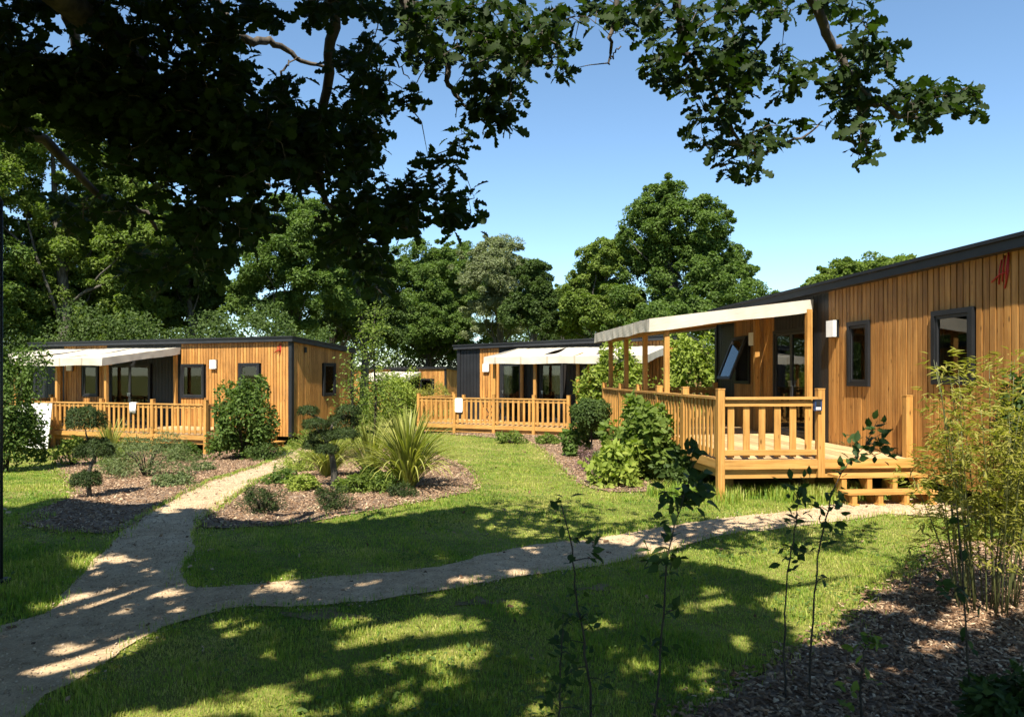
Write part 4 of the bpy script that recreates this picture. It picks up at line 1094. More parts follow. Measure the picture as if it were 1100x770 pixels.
bpx('shrub', 'dark shrub at the very edge right of the bamboo', 'shrub', 1128, 575, 70, 200, 0.10, 2500, 'leaf_deep', 49)
bpx('shrub', 'spreading green groundcover between the cloud pruned tree and the large flax', 'shrub', 404, 527, 44, 22, 0.06, 1300, 'leaf_fresh', 51)
bpx('shrub', 'grassy yellow green mound behind the cushion plants near the path end', 'shrub', 322, 507, 40, 24, 0.08, 1100, 'leaf_yellow', 52, tpl=LANCE)
bpx('shrub', 'loose green perennial right beside the dark stacked ball topiary', 'shrub', 126, 510, 36, 30, 0.08, 1100, 'leaf_fresh', 53, tpl=LANCE)
bpx('shrub', 'low thyme like mat on the mulch between topiary and path', 'shrub', 188, 522, 40, 12, 0.05, 900, 'leaf_silver', 54)
bpx('shrub', 'low green tuft plant under the left terrace beam', 'shrub', 196, 495, 34, 20, 0.07, 900, 'leaf_mid', 55)
bpx('shrub', 'light green leafy plant at the end wall base of the left cabin', 'shrub', 332, 484, 36, 22, 0.08, 900, 'leaf_fresh', 56, d=22.6)
# understorey of the far wood: one mass nobody could count
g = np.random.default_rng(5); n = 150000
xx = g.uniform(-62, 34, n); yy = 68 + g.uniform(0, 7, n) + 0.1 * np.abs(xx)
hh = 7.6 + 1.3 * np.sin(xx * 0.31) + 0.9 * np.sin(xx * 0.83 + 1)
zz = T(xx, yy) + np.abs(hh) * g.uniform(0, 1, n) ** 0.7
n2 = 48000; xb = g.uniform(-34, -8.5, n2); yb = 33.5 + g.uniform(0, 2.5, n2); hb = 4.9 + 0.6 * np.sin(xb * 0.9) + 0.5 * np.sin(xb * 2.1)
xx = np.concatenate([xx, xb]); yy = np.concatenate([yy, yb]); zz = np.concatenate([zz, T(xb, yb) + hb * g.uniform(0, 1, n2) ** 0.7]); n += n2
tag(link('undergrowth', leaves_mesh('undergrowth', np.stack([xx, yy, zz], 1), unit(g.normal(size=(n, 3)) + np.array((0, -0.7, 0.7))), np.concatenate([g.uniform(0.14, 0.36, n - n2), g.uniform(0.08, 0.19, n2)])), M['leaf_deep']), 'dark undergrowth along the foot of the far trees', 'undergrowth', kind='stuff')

# ------------------------------------------------------------------ spiky flax
def flax(label, px, pyb, w, h, nb, mat, seed, wid=0.04, ap=0.0):
    p = G(px, pyb); s_ = p.y / F; g = random.Random(seed)
    root = thing('flax_plant', label, 'plant', p, 0, 'spiky flax plants')
    m = MB()
    for k in range(nb):
        t = g.uniform(0, 2 * math.pi); lean = g.uniform(0.12, 1.0) * 1.5; L = h * s_ * g.uniform(0.8, 1.25)
        d = Vector((math.cos(t), math.sin(t), 0)); sd = Vector((-math.sin(t), math.cos(t), 0))
        pts = []; n = 7
        a = lean * 1.05; pos = d * 0.06 * lean
        pts.append(pos.copy())
        for i in range(n):
            a2 = min(2.7, a * 0.45 + a * 1.3 * (i / n) ** 1.6)
            pos = pos + (d * math.sin(a2) + Vector((0, 0, 1)) * math.cos(a2)) * (L / n); pts.append(pos.copy())
        wd = wid * g.uniform(0.6, 1.2); vs, fs = [], []
        for i, q in enumerate(pts):
            ww = wd * (0.6 + 1.1 * (i / n)) * (1 - (i / n) ** 3) + 0.002
            vs += [q - sd * ww * 0.5 + Vector((0, 0, 0.18 * ww)), q, q + sd * ww * 0.5 + Vector((0, 0, 0.18 * ww))]
        for i in range(n): j = i * 3; fs += [(j, j + 1, j + 4, j + 3), (j + 1, j + 2, j + 5, j + 4)]
        m.add(vs, fs, True)
    m.build('blades', M[mat], root)
flax('big arching yellow green flax clump in the rounded bed', 438, 524, 94, 78, 380, 'leaf_sword', 3, 0.027)
flax('smaller flax clump behind the cloud pruned tree', 352, 512, 62, 55, 210, 'leaf_sword', 4, 0.025)
flax('flax clump left of the large one behind the cushion plants', 398, 512, 54, 60, 170, 'leaf_sword', 8, 0.025)
flax('thin bladed flax clump before the left terrace railing', 118, 492, 54, 40, 130, 'leaf_sword', 5, 0.024)

# ------------------------------------------------------------------ cloud pruned trees
def cloud_tree(label, px, pyb, trunk, pads, seed, mat='leaf_pine', tr=0.05, ls=0.045):
    """trunk and pads in photo pixels relative to the foot; pads: (dx, dy, rx, ry, depth offset in m)"""
    p = G(px, pyb); s_ = p.y / F; g = np.random.default_rng(seed)
    root = thing('cloud_pruned_tree', label, 'tree', p)
    m = MB()
    tk = [Vector((x * s_, yo, -z * s_)) for x, z, yo in trunk]
    tk[0].z -= 0.08
    m.tube(tk, [tr * (1.25 - 0.8 * i / (len(tk) - 1)) for i in range(len(tk))], 8)
    for dx, dy, rx, ry, yo in pads:
        e = Vector((dx * s_, yo, -dy * s_ - ry * s_ * 0.5))
        st = min(tk[1:], key=lambda q: (q - e).length + (2 if q.z > e.z else 0))
        m.tube(limb_path(st, e, 4, 0.15), [tr * 0.5, tr * 0.45, tr * 0.38, tr * 0.3, tr * 0.2], 6)
    m.build('trunk', M['bark2'], root)
    for dx, dy, rx, ry, yo in pads:
        n = int(900 + 14 * rx * ry)
        u = unit(g.normal(size=(n, 3))); u[:, 2] = np.where(u[:, 2] < -0.5, -u[:, 2], u[:, 2])
        R_ = np.array((rx * s_, rx * s_ * 0.85, ry * s_))
        P = u * R_ * (g.uniform(0.55, 1.05, n) ** 0.6)[:, None] * (1 + 0.12 * np.sin(7 * u[:, 0:1] + 5 * u[:, 1:2] + dx)) + np.array((dx * s_, yo, -dy * s_))
        link('pad', leaves_mesh('pad', P, unit(u + np.array((0, 0, 0.4)) + g.normal(size=(n, 3)) * 0.6), ls * g.uniform(0.6, 1.4, n), LANCE, unit(u + g.normal(size=(n, 3)) * 0.6)), M[mat], root)
cloud_tree('cloud pruned tree with flat pads on a leaning trunk in the rounded bed', 359, 526,
           [(0, 0, 0), (0, -20, 0.0), (-3, -38, 0.02), (-8, -52, -0.03), (-2, -70, 0.02)],
           [(-30, -84, 11, 5.5, 0.1), (14, -84, 13, 6.5, 0.05), (-18, -70, 14, 7, -0.1), (6, -72, 17, 8, 0.15), (-10, -58, 16, 7, 0.0), (12, -60, 15, 7, -0.1), (-24, -47, 11, 6, 0.1), (-6, -44, 12, 6, -0.15)], 9)
cloud_tree('dark topiary of stacked balls on thin stems in the left mulch bed', 97, 535,
           [(0, 0, 0), (-3, -25, 0), (4, -45, 0.02), (-2, -62, 0)],
           [(-6, -83, 20, 15, 0.0), (4, -51, 19, 13, 0.05), (-4, -19, 15, 10, 0.0)], 10, tr=0.03, ls=0.05)
# stemmed ball tree by the middle terrace
p = G(635, 492); s_ = p.y / F
root = thing('ball_tree', 'stemmed round topped little tree at the left end of the near terrace', 'tree', p)
m = MB(); m.tube([(0, 0, -0.1), (0.01, 0, 0.4), (0, 0, 36 * s_)], [0.025, 0.02, 0.018], 6)
for k in range(5): t = k * 1.256; m.tube([(0, 0, 32 * s_), (0.15 * math.cos(t), 0.15 * math.sin(t), 44 * s_)], [0.014, 0.006], 5)
m.build('trunk', M['stem'], root)
g = np.random.default_rng(77); n = 5200
u = unit(g.normal(size=(n, 3))); P = u * np.array((21 * s_, 20 * s_, 16 * s_)) * (g.uniform(0.5, 1.08, n) ** 0.5)[:, None] * (1 + 0.1 * np.sin(6 * u[:, 0:1] + 4 * u[:, 2:3])) + np.array((0, 0, 48 * s_))
link('crown', leaves_mesh('crown', P, unit(u + g.normal(size=(n, 3)) * 0.6 + np.array((0, 0, .4))), 0.075 * g.uniform(0.6, 1.3, n), OVAL), M['leaf_deep'], root)
# light deciduous young tree right of the left cabin
def young_tree(label, px, pyb, d, H, r, n, ls, mat, seed, group=None):
    p = at(px, d); g = np.random.default_rng(seed); rnd = random.Random(seed)
    root = thing('young_tree', label, 'tree', p, 0, group)
    m = MB(); m.tube([(0, 0, -0.1), (0.05, 0.02, H * 0.3), (-0.03, 0, H * 0.65), (0.02, 0, H * 0.97)], [0.05, 0.04, 0.025, 0.006], 7)
    P, A = [], []
    for k in range(34):
        z = H * rnd.uniform(0.2, 0.95); t = rnd.uniform(0, 6.28); L = r * (1.15 - 0.75 * z / H) * rnd.uniform(0.5, 1.1)
        e = Vector((L * math.cos(t), L * math.sin(t), z + L * rnd.uniform(0.05, 0.5)))
        pts = limb_path((0, 0, z), e, 4, 0.12); m.tube(pts, [0.014, 0.012, 0.009, 0.006, 0.003], 5)
        for j in range(n // 34):
            q = pts[rnd.choice((1, 2, 2, 3, 3, 4, 4))] + Vector((rnd.gauss(0, 1), rnd.gauss(0, 1), rnd.gauss(0, 0.8))) * 0.17
            P.append(q)
    m.build('trunk', M['stem'], root)
    n = len(P)
    link('crown', leaves_mesh('crown', np.array(P), unit(g.normal(size=(n, 3)) * 0.6 + np.array((0, -0.2, 0.7))), ls * g.uniform(0.6, 1.3, n), OVAL), M[mat], root)
young_tree('slender light green young tree between the left cabin and the distant cabin', 402, 500, 24.5, 4.6, 1.0, 1500, 0.11, 'leaf_fresh', 6)
young_tree('small light green young tree leaning out behind the flax', 378, 500, 22.5, 2.7, 0.7, 700, 0.09, 'leaf_fresh', 12)

# ------------------------------------------------------------------ bamboo
def bamboo(label, foot, H, r, nc, seed, lsz=0.09, nleaf=30):
    g = random.Random(seed); gg = np.random.default_rng(seed)
    root = thing('bamboo_clump', label, 'bamboo', foot)
    P, Nn, A, Sz = [], [], [], []
    for k in range(nc):
        t = g.uniform(0, 6.28); q = r * 0.35 * math.sqrt(g.random()); h = H * g.uniform(0.55, 1.02)
        b = Vector((q * math.cos(t), q * math.sin(t), 0)); lean = g.uniform(0.1, 0.9) * r * 0.75
        t2 = t + g.uniform(-.7, .7); e = b + Vector((lean * math.cos(t2), lean * math.sin(t2), h))
        pts = [b.lerp(e, i / 6) + Vector((lean * 0.25 * math.cos(t2), lean * 0.25 * math.sin(t2), 0)) * ((i / 6) ** 2 - i / 6) for i in range(7)]
        pts[0].z -= 0.05
        m = MB(); m.tube(pts, [0.006, 0.006, 0.0055, 0.005, 0.004, 0.003, 0.0015], 5); m.build('cane', M['cane'], root)
        for j in range(nleaf):
            u = g.random() ** 0.75; u = 0.22 + 0.8 * u; f = min(5.999, u * 6); i = int(f); q_ = pts[i].lerp(pts[i + 1], f - i)
            a = g.uniform(0, 6.28); L = g.uniform(0.05, 0.30) * (1.15 - 0.6 * u)
            tip = q_ + Vector((math.cos(a) * L, math.sin(a) * L, L * g.uniform(0.1, 0.9)))
            for s in range(5):
                P.append(tip + Vector((g.gauss(0, .02), g.gauss(0, .02), g.gauss(0, .02))))
                A.append((math.cos(a) + g.gauss(0, .6), math.sin(a) + g.gauss(0, .6), g.uniform(-0.7, 0.5)))
                Nn.append((g.gauss(0, .5), g.gauss(0, .5), 1)); Sz.append(lsz * g.uniform(0.6, 1.25))
    link('foliage', leaves_mesh('foliage', P, np.array(Nn), np.array(Sz), LANCE, np.array(A)), M['leaf_bamboo'], root)
bamboo('tall yellow green bamboo clump before the large cabin wall', G(1060, 655), 1.9, 0.68, 36, 3)
bamboo('shorter bamboo clump in the mulch right of the tall one', G(1125, 640), 1.6, 0.55, 11, 4)

# ------------------------------------------------------------------ thin saplings of the foreground
def sapling(label, pts_px, d, leaves, seed, ls=0.06, group='thin saplings in the foreground', mat='leaf_dark', rad=0.007):
    g = random.Random(seed); gg = np.random.default_rng(seed)
    P0 = [W(x, y, d) for x, y in pts_px]
    gz = Tz(P0[0].x, P0[0].y); foot = Vector((P0[0].x, P0[0].y, gz))
    P0 = [foot + Vector((0, 0, -0.05))] + [q for q in P0 if q.z > gz + 0.02]
    root = thing('sapling', label, 'sapling', foot, 0, group); OFF[root.name] = foot
    m = MB(); fine = []
    for a, b in zip(P0, P0[1:]):
        for k in range(4): fine.append(a.lerp(b, k / 4) + Vector((g.gauss(0, .003), g.gauss(0, .003), 0)))
    fine.append(P0[-1]); n = len(fine)
    m.tube(fine, [rad * (1 - 0.72 * i / (n - 1)) for i in range(n)], 6)
    P, A = [], []
    for (px, py, k, sp) in leaves:
        c = W(px, py, d)
        st = min(fine, key=lambda q: (q - c).length)
        c = c + Vector((0, g.uniform(-.5, .5) * sp, 0))
        if (st - c).length > 0.02: m.tube([st, st.lerp(c, 0.5) + Vector((0, 0, 0.008)), c], [0.003, 0.0022, 0.0015], 4)
        for j in range(int(k * 1.5)):
            P.append(c.lerp(st, 0.25 * g.random()) + Vector((g.gauss(0, sp * .35), g.gauss(0, sp * .35), g.gauss(0, sp * .35))))
            A.append(((c - st).normalized() if (c - st).length > 0.02 else Vector((0, 0, 1))) + Vector((g.gauss(0, .8), g.gauss(0, .8), g.gauss(0.1, .6))))
    m.build('stem', M['stem'], root)
    nn = len(P)
    P = np.array(P) - np.array(foot)
    link('foliage', leaves_mesh('foliage', P, gg.normal(size=(nn, 3)) * 0.7 + np.array((0, -0.3, 0.7)), ls * gg.uniform(0.65, 1.25, nn), OVAL, np.array(A)), M[mat], root)
sapling('left of the thin saplings, bare topped with few leaves over the lawn', [(636, 800), (634, 740), (628, 690), (619, 640), (614, 590), (604, 545), (600, 535)], 3.6,
        [(602, 540, 3, .05), (601, 556, 3, .06), (612, 575, 4, .07), (634, 578, 4, .06), (642, 600, 4, .06), (612, 600, 3, .06), (620, 640, 5, .07), (604, 668, 5, .08), (640, 672, 5, .08), (628, 700, 6, .09), (610, 720, 6, .09), (650, 730, 5, .09), (632, 660, 4, .08), (598, 690, 4, .07)], 31)
sapling('thin sapling with a leafy top before the near terrace bed', [(703, 810), (706, 740), (712, 660), (716, 600), (726, 560), (738, 525), (745, 500)], 3.9,
        [(742, 500, 10, .10), (748, 520, 14, .12), (734, 535, 12, .12), (722, 545, 8, .09), (756, 535, 10, .10), (742, 490, 8, .08), (712, 530, 4, .06), (720, 580, 4, .06), (704, 588, 4, .06), (728, 600, 5, .07), (706, 606, 4, .06), (716, 612, 5, .08), (722, 660, 4, .07), (700, 690, 4, .07), (718, 700, 3, .06)], 32, 0.078)
sapling('left stem of the pair of thin saplings in the bark mulch', [(845, 800), (843, 720), (843, 660), (848, 600), (855, 560), (857, 535)], 4.1,
        [(857, 535, 6, .07), (848, 560, 4, .06), (862, 556, 5, .07), (845, 590, 5, .07), (858, 595, 6, .07), (866, 590, 5, .06), (843, 600, 3, .05), (852, 612, 3, .05), (866, 545, 4, .06), (850, 525, 5, .07), (860, 515, 5, .07)], 33)
sapling('right stem of the pair of thin saplings in the bark mulch', [(868, 800), (870, 720), (874, 650), (878, 600), (888, 555), (893, 530), (905, 505), (930, 478)], 4.1,
        [(893, 530, 6, .07), (880, 545, 5, .07), (902, 545, 5, .07), (886, 560, 5, .07), (900, 570, 4, .06), (884, 585, 3, .05), (886, 620, 2, .05), (905, 505, 6, .08), (920, 490, 8, .10), (932, 478, 9, .11), (948, 478, 7, .09), (945, 465, 6, .08), (952, 490, 5, .07), (915, 475, 5, .07), (940, 452, 4, .06), (930, 468, 5, .08)], 34)
sapling('thin sapling rising beside the bamboo clump', [(1045, 800), (1040, 720), (1036, 650), (1030, 570), (1028, 545)], 3.6,
        [(1030, 560, 3, .06), (1036, 600, 3, .05), (1024, 640, 4, .05), (1000, 625, 3, .05), (1008, 632, 4, .06), (1040, 690, 3, .05), (1050, 660, 2, .05)], 35)
sapling('small bright green sprout standing in the shaded mulch', [(925, 800), (924, 745), (928, 700), (931, 684)], 3.7,
        [(931, 686, 8, .07), (924, 695, 6, .06), (936, 692, 6, .06), (918, 738, 4, .06), (912, 760, 6, .08), (930, 730, 3, .05)], 36, 0.055, mat='leaf_fresh')
sapling('drooping dark leafy sapling at the lower middle of the lawn', [(598, 800), (600, 760), (603, 700), (605, 660)], 3.3,
        [(604, 664, 4, .05), (600, 690, 5, .07), (612, 700, 4, .07), (596, 730, 5, .08), (612, 740, 6, .09), (590, 755, 6, .09), (625, 762, 5, .08)], 37, 0.06)

# ------------------------------------------------------------------ oak overhead
SH_PX = [(-600, 546), (20, 546), (60, 536), (125, 545), (190, 540), (215, 549), (235, 560), (330, 566), (400, 560), (505, 544), (534, 551), (500, 566), (552, 580), (600, 582), (680, 588), (690, 600), (740, 606), (786, 612), (830, 625), (850, 648), (825, 660), (838, 672),
         (845, 690), (900, 690), (940, 640), (1010, 640), (1012, 662), (1100, 668), (1500, 700), (1500, 2600), (-900, 2600)]
LIT = [(52, 657, 20, 6), (80, 650, 24, 6), (115, 643, 34, 7), (165, 636, 40, 7), (95, 705, 40, 13), (60, 722, 34, 9), (140, 690, 30, 9), (150, 604, 9, 4), (155, 613, 9, 4), (125, 600, 9, 3), (103, 618, 7, 3), (190, 655, 10, 4), (270, 640, 9, 3), (300, 630, 22, 5), (335, 645, 8, 3), (318, 634, 8, 3),
       (270, 641, 8, 3), (135, 659, 12, 5), (200, 540, 24, 6), (178, 549, 12, 3), (90, 603, 22, 9), (308, 618, 13, 9), (400, 698, 50, 12), (470, 704, 58, 14), (380, 712, 40, 10), (400, 673, 50, 10), (480, 672, 50, 10), (292, 702, 15, 15), (245, 675, 17, 9), (275, 670, 9, 6), (340, 720, 17, 9), (300, 745, 30, 11), (250, 735, 22, 9),
       (555, 650, 11, 7), (480, 735, 20, 9), (430, 738, 14, 6), (120, 748, 20, 6), (210, 762, 70, 8), (300, 768, 60, 9), (390, 757, 22, 7), (765, 642, 18, 11), (735, 655, 10, 6), (647, 671, 13, 5), (660, 700, 11, 5), (700, 719, 28, 8), (760, 717, 14, 6), (745, 742, 16, 7), (583, 738, 10, 5), (577, 766, 18, 9), (831, 646, 14, 8),
       (955, 655, 24, 6), (1030, 672, 38, 9), (885, 690, 20, 6), (560, 617, 16, 3), (505, 623, 16, 4), (470, 637, 10, 3), (390, 627, 9, 3), (440, 760, 16, 6), (660, 752, 14, 6), (795, 690, 16, 7), (620, 715, 9, 5), (150, 775, 60, 10), (1000, 700, 20, 7), (940, 725, 16, 6), (20, 690, 16, 6),
       (520, 555, 10, 3), (470, 598, 7, 2.5), (570, 590, 8, 3)]
LITa = np.array(LIT)
# dense silhouettes of the hanging foliage in the photo: (x, y, rx, ry, depth lo, depth hi, leaves)
BLOB = [(60, 50, 80, 62, 5, 9, 520), (160, 60, 110, 75, 5, 9, 800), (150, 140, 120, 42, 5, 9, 560), (230, 130, 85, 60, 5, 9, 560), (85, 110, 85, 38, 5, 8, 300), (25, 118, 30, 36, 5, 8, 110),
        (78, 225, 24, 24, 5.5, 7, 60), (122, 220, 26, 13, 5.5, 7, 40), (208, 200, 48, 42, 5, 8.5, 240), (163, 282, 28, 32, 5.5, 7.5, 100), (196, 246, 18, 20, 5.5, 7.5, 40), (238, 230, 48, 48, 5, 8, 260), (218, 278, 24, 16, 5.5, 7, 50), (280, 232, 34, 18, 5.5, 7.5, 90), (270, 165, 58, 48, 5, 8.5, 300), (308, 125, 38, 42, 5.5, 8, 190), (322, 178, 26, 24, 5.5, 7.5, 90),
        (272, 20, 26, 16, 5, 8, 70), (355, 8, 50, 12, 5, 7.5, 90), (372, 66, 16, 14, 5.5, 7, 30), (395, 45, 22, 26, 5.5, 7, 60), (400, 95, 24, 24, 5.5, 7, 70), (448, 58, 16, 12, 5.5, 6.5, 26), (442, 100, 13, 12, 5.5, 6.5, 22), (385, 135, 44, 38, 5.5, 7.5, 210), (355, 175, 36, 36, 5.5, 7.5, 150), (395, 160, 30, 26, 5.5, 7.5, 90),
        (390, 225, 54, 40, 5.5, 7.5, 260), (455, 232, 56, 24, 5.5, 7, 170), (500, 222, 20, 20, 5.5, 6.5, 50), (452, 198, 32, 12, 5.5, 6.5, 45), (476, 172, 22, 9, 5.5, 6.5, 24), (500, 146, 13, 10, 5.5, 6.5, 18), (380, 268, 38, 22, 5.5, 7, 100), (398, 296, 22, 16, 5.5, 7, 44), (405, 312, 9, 12, 5.5, 6.5, 12),
        (500, 32, 66, 34, 5.2, 7, 260), (542, 62, 40, 30, 5.2, 7, 130), (530, 100, 30, 32, 5.2, 6.8, 100), (525, 126, 30, 12, 5.2, 6.5, 34), (560, 30, 40, 30, 5.2, 7, 130), (598, 36, 28, 28, 5.2, 6.8, 80), (604, 70, 11, 13, 5.2, 6.3, 18), (470, 14, 44, 16, 5.2, 7, 80), (430, 12, 34, 14, 5.2, 7, 60), (472, 62, 20, 18, 5.5, 6.5, 40), (645, 12, 24, 14, 5.2, 6.5, 40), (672, 25, 10, 12, 5.2, 6.2, 16),
        (700, 12, 28, 14, 5, 6.2, 44), (745, 12, 14, 9, 5, 6.2, 16), (800, 6, 36, 12, 5, 6.2, 46), (832, 12, 20, 10, 5, 6, 22), (895, 6, 28, 10, 5, 6, 30), (926, 14, 13, 18, 5, 6, 26), (716, 62, 18, 32, 5, 6.2, 62), (735, 88, 22, 18, 5, 6.2, 44), (772, 40, 40, 25, 5, 6.2, 110), (792, 66, 32, 22, 5, 6.2, 80), (775, 98, 28, 28, 5, 6.2, 84), (766, 138, 24, 22, 5, 6.2, 60),
        (833, 145, 28, 12, 5, 6, 38), (800, 150, 16, 12, 5, 6, 20), (796, 178, 22, 11, 5, 6, 30), (845, 75, 17, 30, 5, 6, 58), (866, 66, 8, 8, 5, 6, 8), (912, 60, 36, 18, 5, 6, 70), (952, 62, 16, 20, 5, 6, 26), (905, 96, 24, 20, 5, 6, 50), (916, 124, 26, 22, 5, 6, 64), (930, 162, 13, 13, 5, 6, 22), (972, 100, 22, 15, 5, 6, 36), (985, 125, 18, 14, 5, 6, 28), (1018, 112, 34, 22, 5, 6, 84), (1042, 102, 11, 12, 5, 6, 14)]
GAPS = [(40, 75, 7, 9), (120, 48, 6, 8), (185, 95, 6, 5), (110, 120, 7, 5), (240, 160, 6, 7), (200, 130, 5, 6), (160, 20, 7, 6), (225, 30, 6, 9), (280, 115, 7, 6), (300, 160, 6, 5), (60, 105, 6, 4), (385, 200, 7, 6), (420, 218, 6, 5), (372, 110, 6, 5), (500, 60, 6, 5), (530, 20, 7, 5), (470, 40, 6, 6), (58, 36, 12, 22), (75, 55, 14, 10), (84, 22, 14, 8), (290, 48, 34, 22), (318, 66, 18, 12), (262, 32, 10, 10), (374, 30, 14, 20), (320, 100, 8, 6), (155, 72, 9, 7), (330, 104, 12, 6), (300, 215, 10, 9), (345, 206, 12, 22), (50, 140, 24, 22), (40, 185, 45, 30), (122, 196, 34, 15), (150, 250, 36, 12), (60, 175, 30, 14), (180, 215, 8, 8), (250, 205, 7, 6), (95, 168, 20, 8), (20, 175, 40, 20), (270, 150, 5, 4), (170, 100, 5, 4), (215, 165, 5, 5), (232, 68, 4, 4), (100, 85, 8, 5), (420, 150, 8, 26), (430, 75, 12, 14), (425, 25, 6, 6), (320, 12, 8, 5), (195, 218, 8, 7), (355, 135, 6, 5)]
LB = np.array(SUNV)
def lit_ok(P):
    """shade test: True where the shadow of point P falls inside the shaded part of the garden and clear of the sunlit flecks"""
    x, y, z = P[:, 0], P[:, 1], P[:, 2]
    gz = np.zeros_like(z)
    for _ in range(6):
        t = (z - gz) / LB[2]; sx = x - LB[0] * t; sy = y - LB[1] * t; gz = T(sx, sy)
    sy_ = np.maximum(sy, 0.3)
    px = CX + F * sx / sy_; py = HY + F * (CAMZ - gz) / sy_
    ok = inpoly(px, py, SH_PX)
    k = sy_ * 0.055 * F / sy_ / np.maximum(sy_, 1)  # leaf half size in photo pixels at the ground
    for cx, cy, rx, ry in LITa:
        ok &= ((px - cx) / (rx + k)) ** 2 + ((py - cy) / (ry + k * 0.45)) ** 2 > 1
    return ok

def build_oak():
    tp = Vector((-6.2, -2.6, 0))
    root = thing('oak_tree', 'old spreading oak whose dark leafy branches hang over the top of the view', 'tree', tp)
    OFF[root.name] = tp
    m = MB()
    m.tube([tp + Vector(v) for v in ((0, 0, -0.3), (0.05, 0, 0.4), (0.1, 0.1, 1.8), (0.3, 0.3, 3.4), (0.4, 0.5, 5.5), (0.5, 0.6, 8.0), (0.6, 0.9, 10.5))], [0.75, 0.52, 0.43, 0.38, 0.28, 0.18, 0.05], 14)
    m.build('trunk', M['bark'], root)
    g = random.Random(2); gg = np.random.default_rng(2)
    hub = tp + Vector((0.3, 0.3, 3.6)); hub2 = tp + Vector((0.45, 0.55, 6.2))
    def limb(pts, r0, r1, name='limb'):
        mm = MB(); n = len(pts); fine = []
        for i in range(n - 1):
            p0, p1, p2, p3 = pts[max(i - 1, 0)], pts[i], pts[i + 1], pts[min(i + 2, n - 1)]
            for k in range(5):
                t = k / 5
                fine.append(0.5 * ((2 * p1) + (p2 - p0) * t + (2 * p0 - 5 * p1 + 4 * p2 - p3) * t * t + (3 * p1 - p0 - 3 * p2 + p3) * t ** 3) + Vector((g.gauss(0, .012), g.gauss(0, .012), g.gauss(0, .012))))
        fine.append(pts[-1]); k = len(fine)
        mm.tube(fine, [r0 + (r1 - r0) * i / (k - 1) for i in range(k)], 7)
        mm.build(name, M['bark'], root); return fine
    wood_pts = []
    wood_pts += limb([hub, Vector((-5.2, 0.5, 4.6)), W(70, -60, 5.6), W(72, 5, 6), W(86, 62, 6.3), W(84, 110, 6.6)], 0.10, 0.02)
    wood_pts += limb([hub, Vector((-5.6, 1.5, 3.9)), W(-60, 118, 5.8), W(10, 137, 6), W(48, 150, 6.2), W(78, 182, 6.3), W(110, 210, 6.5), W(150, 226, 6.7), W(172, 250, 6.8)], 0.075, 0.015)
    wood_pts += limb([hub, Vector((-4.2, 1.2, 4.7)), W(120, 40, 5.5), W(150, 140, 6.2), W(190, 182, 6.6), W(230, 204, 7), W(290, 200, 7.3)], 0.13, 0.03)
    wood_pts += limb([hub2, Vector((-3.2, 1.5, 5.6)), W(200, -40, 5.8), W(255, 38, 6.2), W(290, 44, 6.5), W(318, 62, 6.7), W(352, 72, 6.8)], 0.07, 0.012)
    wood_pts += limb([hub2, Vector((-2.6, 1.5, 5.7)), W(330, -60, 5.5), W(352, 60, 6.2), W(346, 150, 6.4), W(344, 196, 6.4), W(352, 218, 6.5), W(376, 236, 6.6), W(386, 270, 6.7)], 0.065, 0.01)
    wood_pts += limb([hub2, Vector((-2.0, 1.5, 5.9)), W(410, -50, 5.6), W(437, 4, 5.9), W(462, 42, 6), W(478, 56, 6.1), W(480, 82, 6.1), W(490, 104, 6.1), W(505, 120, 6.2)], 0.07, 0.01)
    wood_pts += limb([hub2, Vector((-1.2, 1.8, 5.9)), W(620, -80, 5.2), W(662, -10, 5.5), W(656, 40, 5.5), W(655, 70, 5.5)], 0.05, 0.006)
    wood_pts += limb([W(655, 66, 5.5), W(660, 58, 5.5), W(667, 50, 5.5)], 0.008, 0.005, 'twig')
    wood_pts += limb([hub2, Vector((-0.6, 2.0, 6.2)), W(690, -90, 5), W(723, -10, 5.4), W(730, 28, 5.5), W(738, 60, 5.6), W(762, 88, 5.6), W(786, 136, 5.7), W(800, 164, 5.7)], 0.05, 0.009)
    wood_pts += limb([W(786, 150, 5.7), W(815, 163, 5.7), W(832, 158, 5.6), W(860, 148, 5.6), W(884, 130, 5.6)], 0.018, 0.006, 'twig')
    wood_pts += limb([hub2, Vector((-0.3, 2.0, 6.5)), W(830, -110, 4.9), W(868, -8, 5.3), W(885, 32, 5.4), W(903, 62, 5.5), W(925, 98, 5.5), W(955, 118, 5.5), W(988, 128, 5.5), W(1015, 122, 5.5)], 0.055, 0.010)
    wood_pts += limb([W(925, 98, 5.5), W(922, 125, 5.5), W(930, 160, 5.5)], 0.02, 0.006, 'twig')
    wood_pts += limb([W(312, 205, 6.8), W(330, 208, 6.7), W(343, 206, 6.7)], 0.012, 0.004, 'twig')
    for x, y, a, b in ((230, 228, 268, 222), (268, 222, 262, 212), (380, 80, 402, 100), (410, 60, 440, 85), (300, 80, 322, 62)):
        wood_pts += limb([W(x, y, 6.5), W((x + a) / 2, (y + b) / 2 - 4, 6.5), W(a, b, 6.5)], 0.012, 0.004, 'twig')
    for e in ((-9, 3, 6.5), (-10, -1, 7), (-3, 3.5, 7.5), (-1, 0, 7.5), (2, 1.5, 7.2), (-6, 5, 8), (3.5, -1, 7.8), (-8, -5, 8)):
        wood_pts += limb([hub2, hub2.lerp(Vector(e), 0.5) + Vector((0, 0, 0.4)), Vector(e)], 0.17, 0.03)
    # hanging foliage seen in the photo
    P, Nn, A = [], [], []; sprays = []
    gaps = np.array(GAPS)
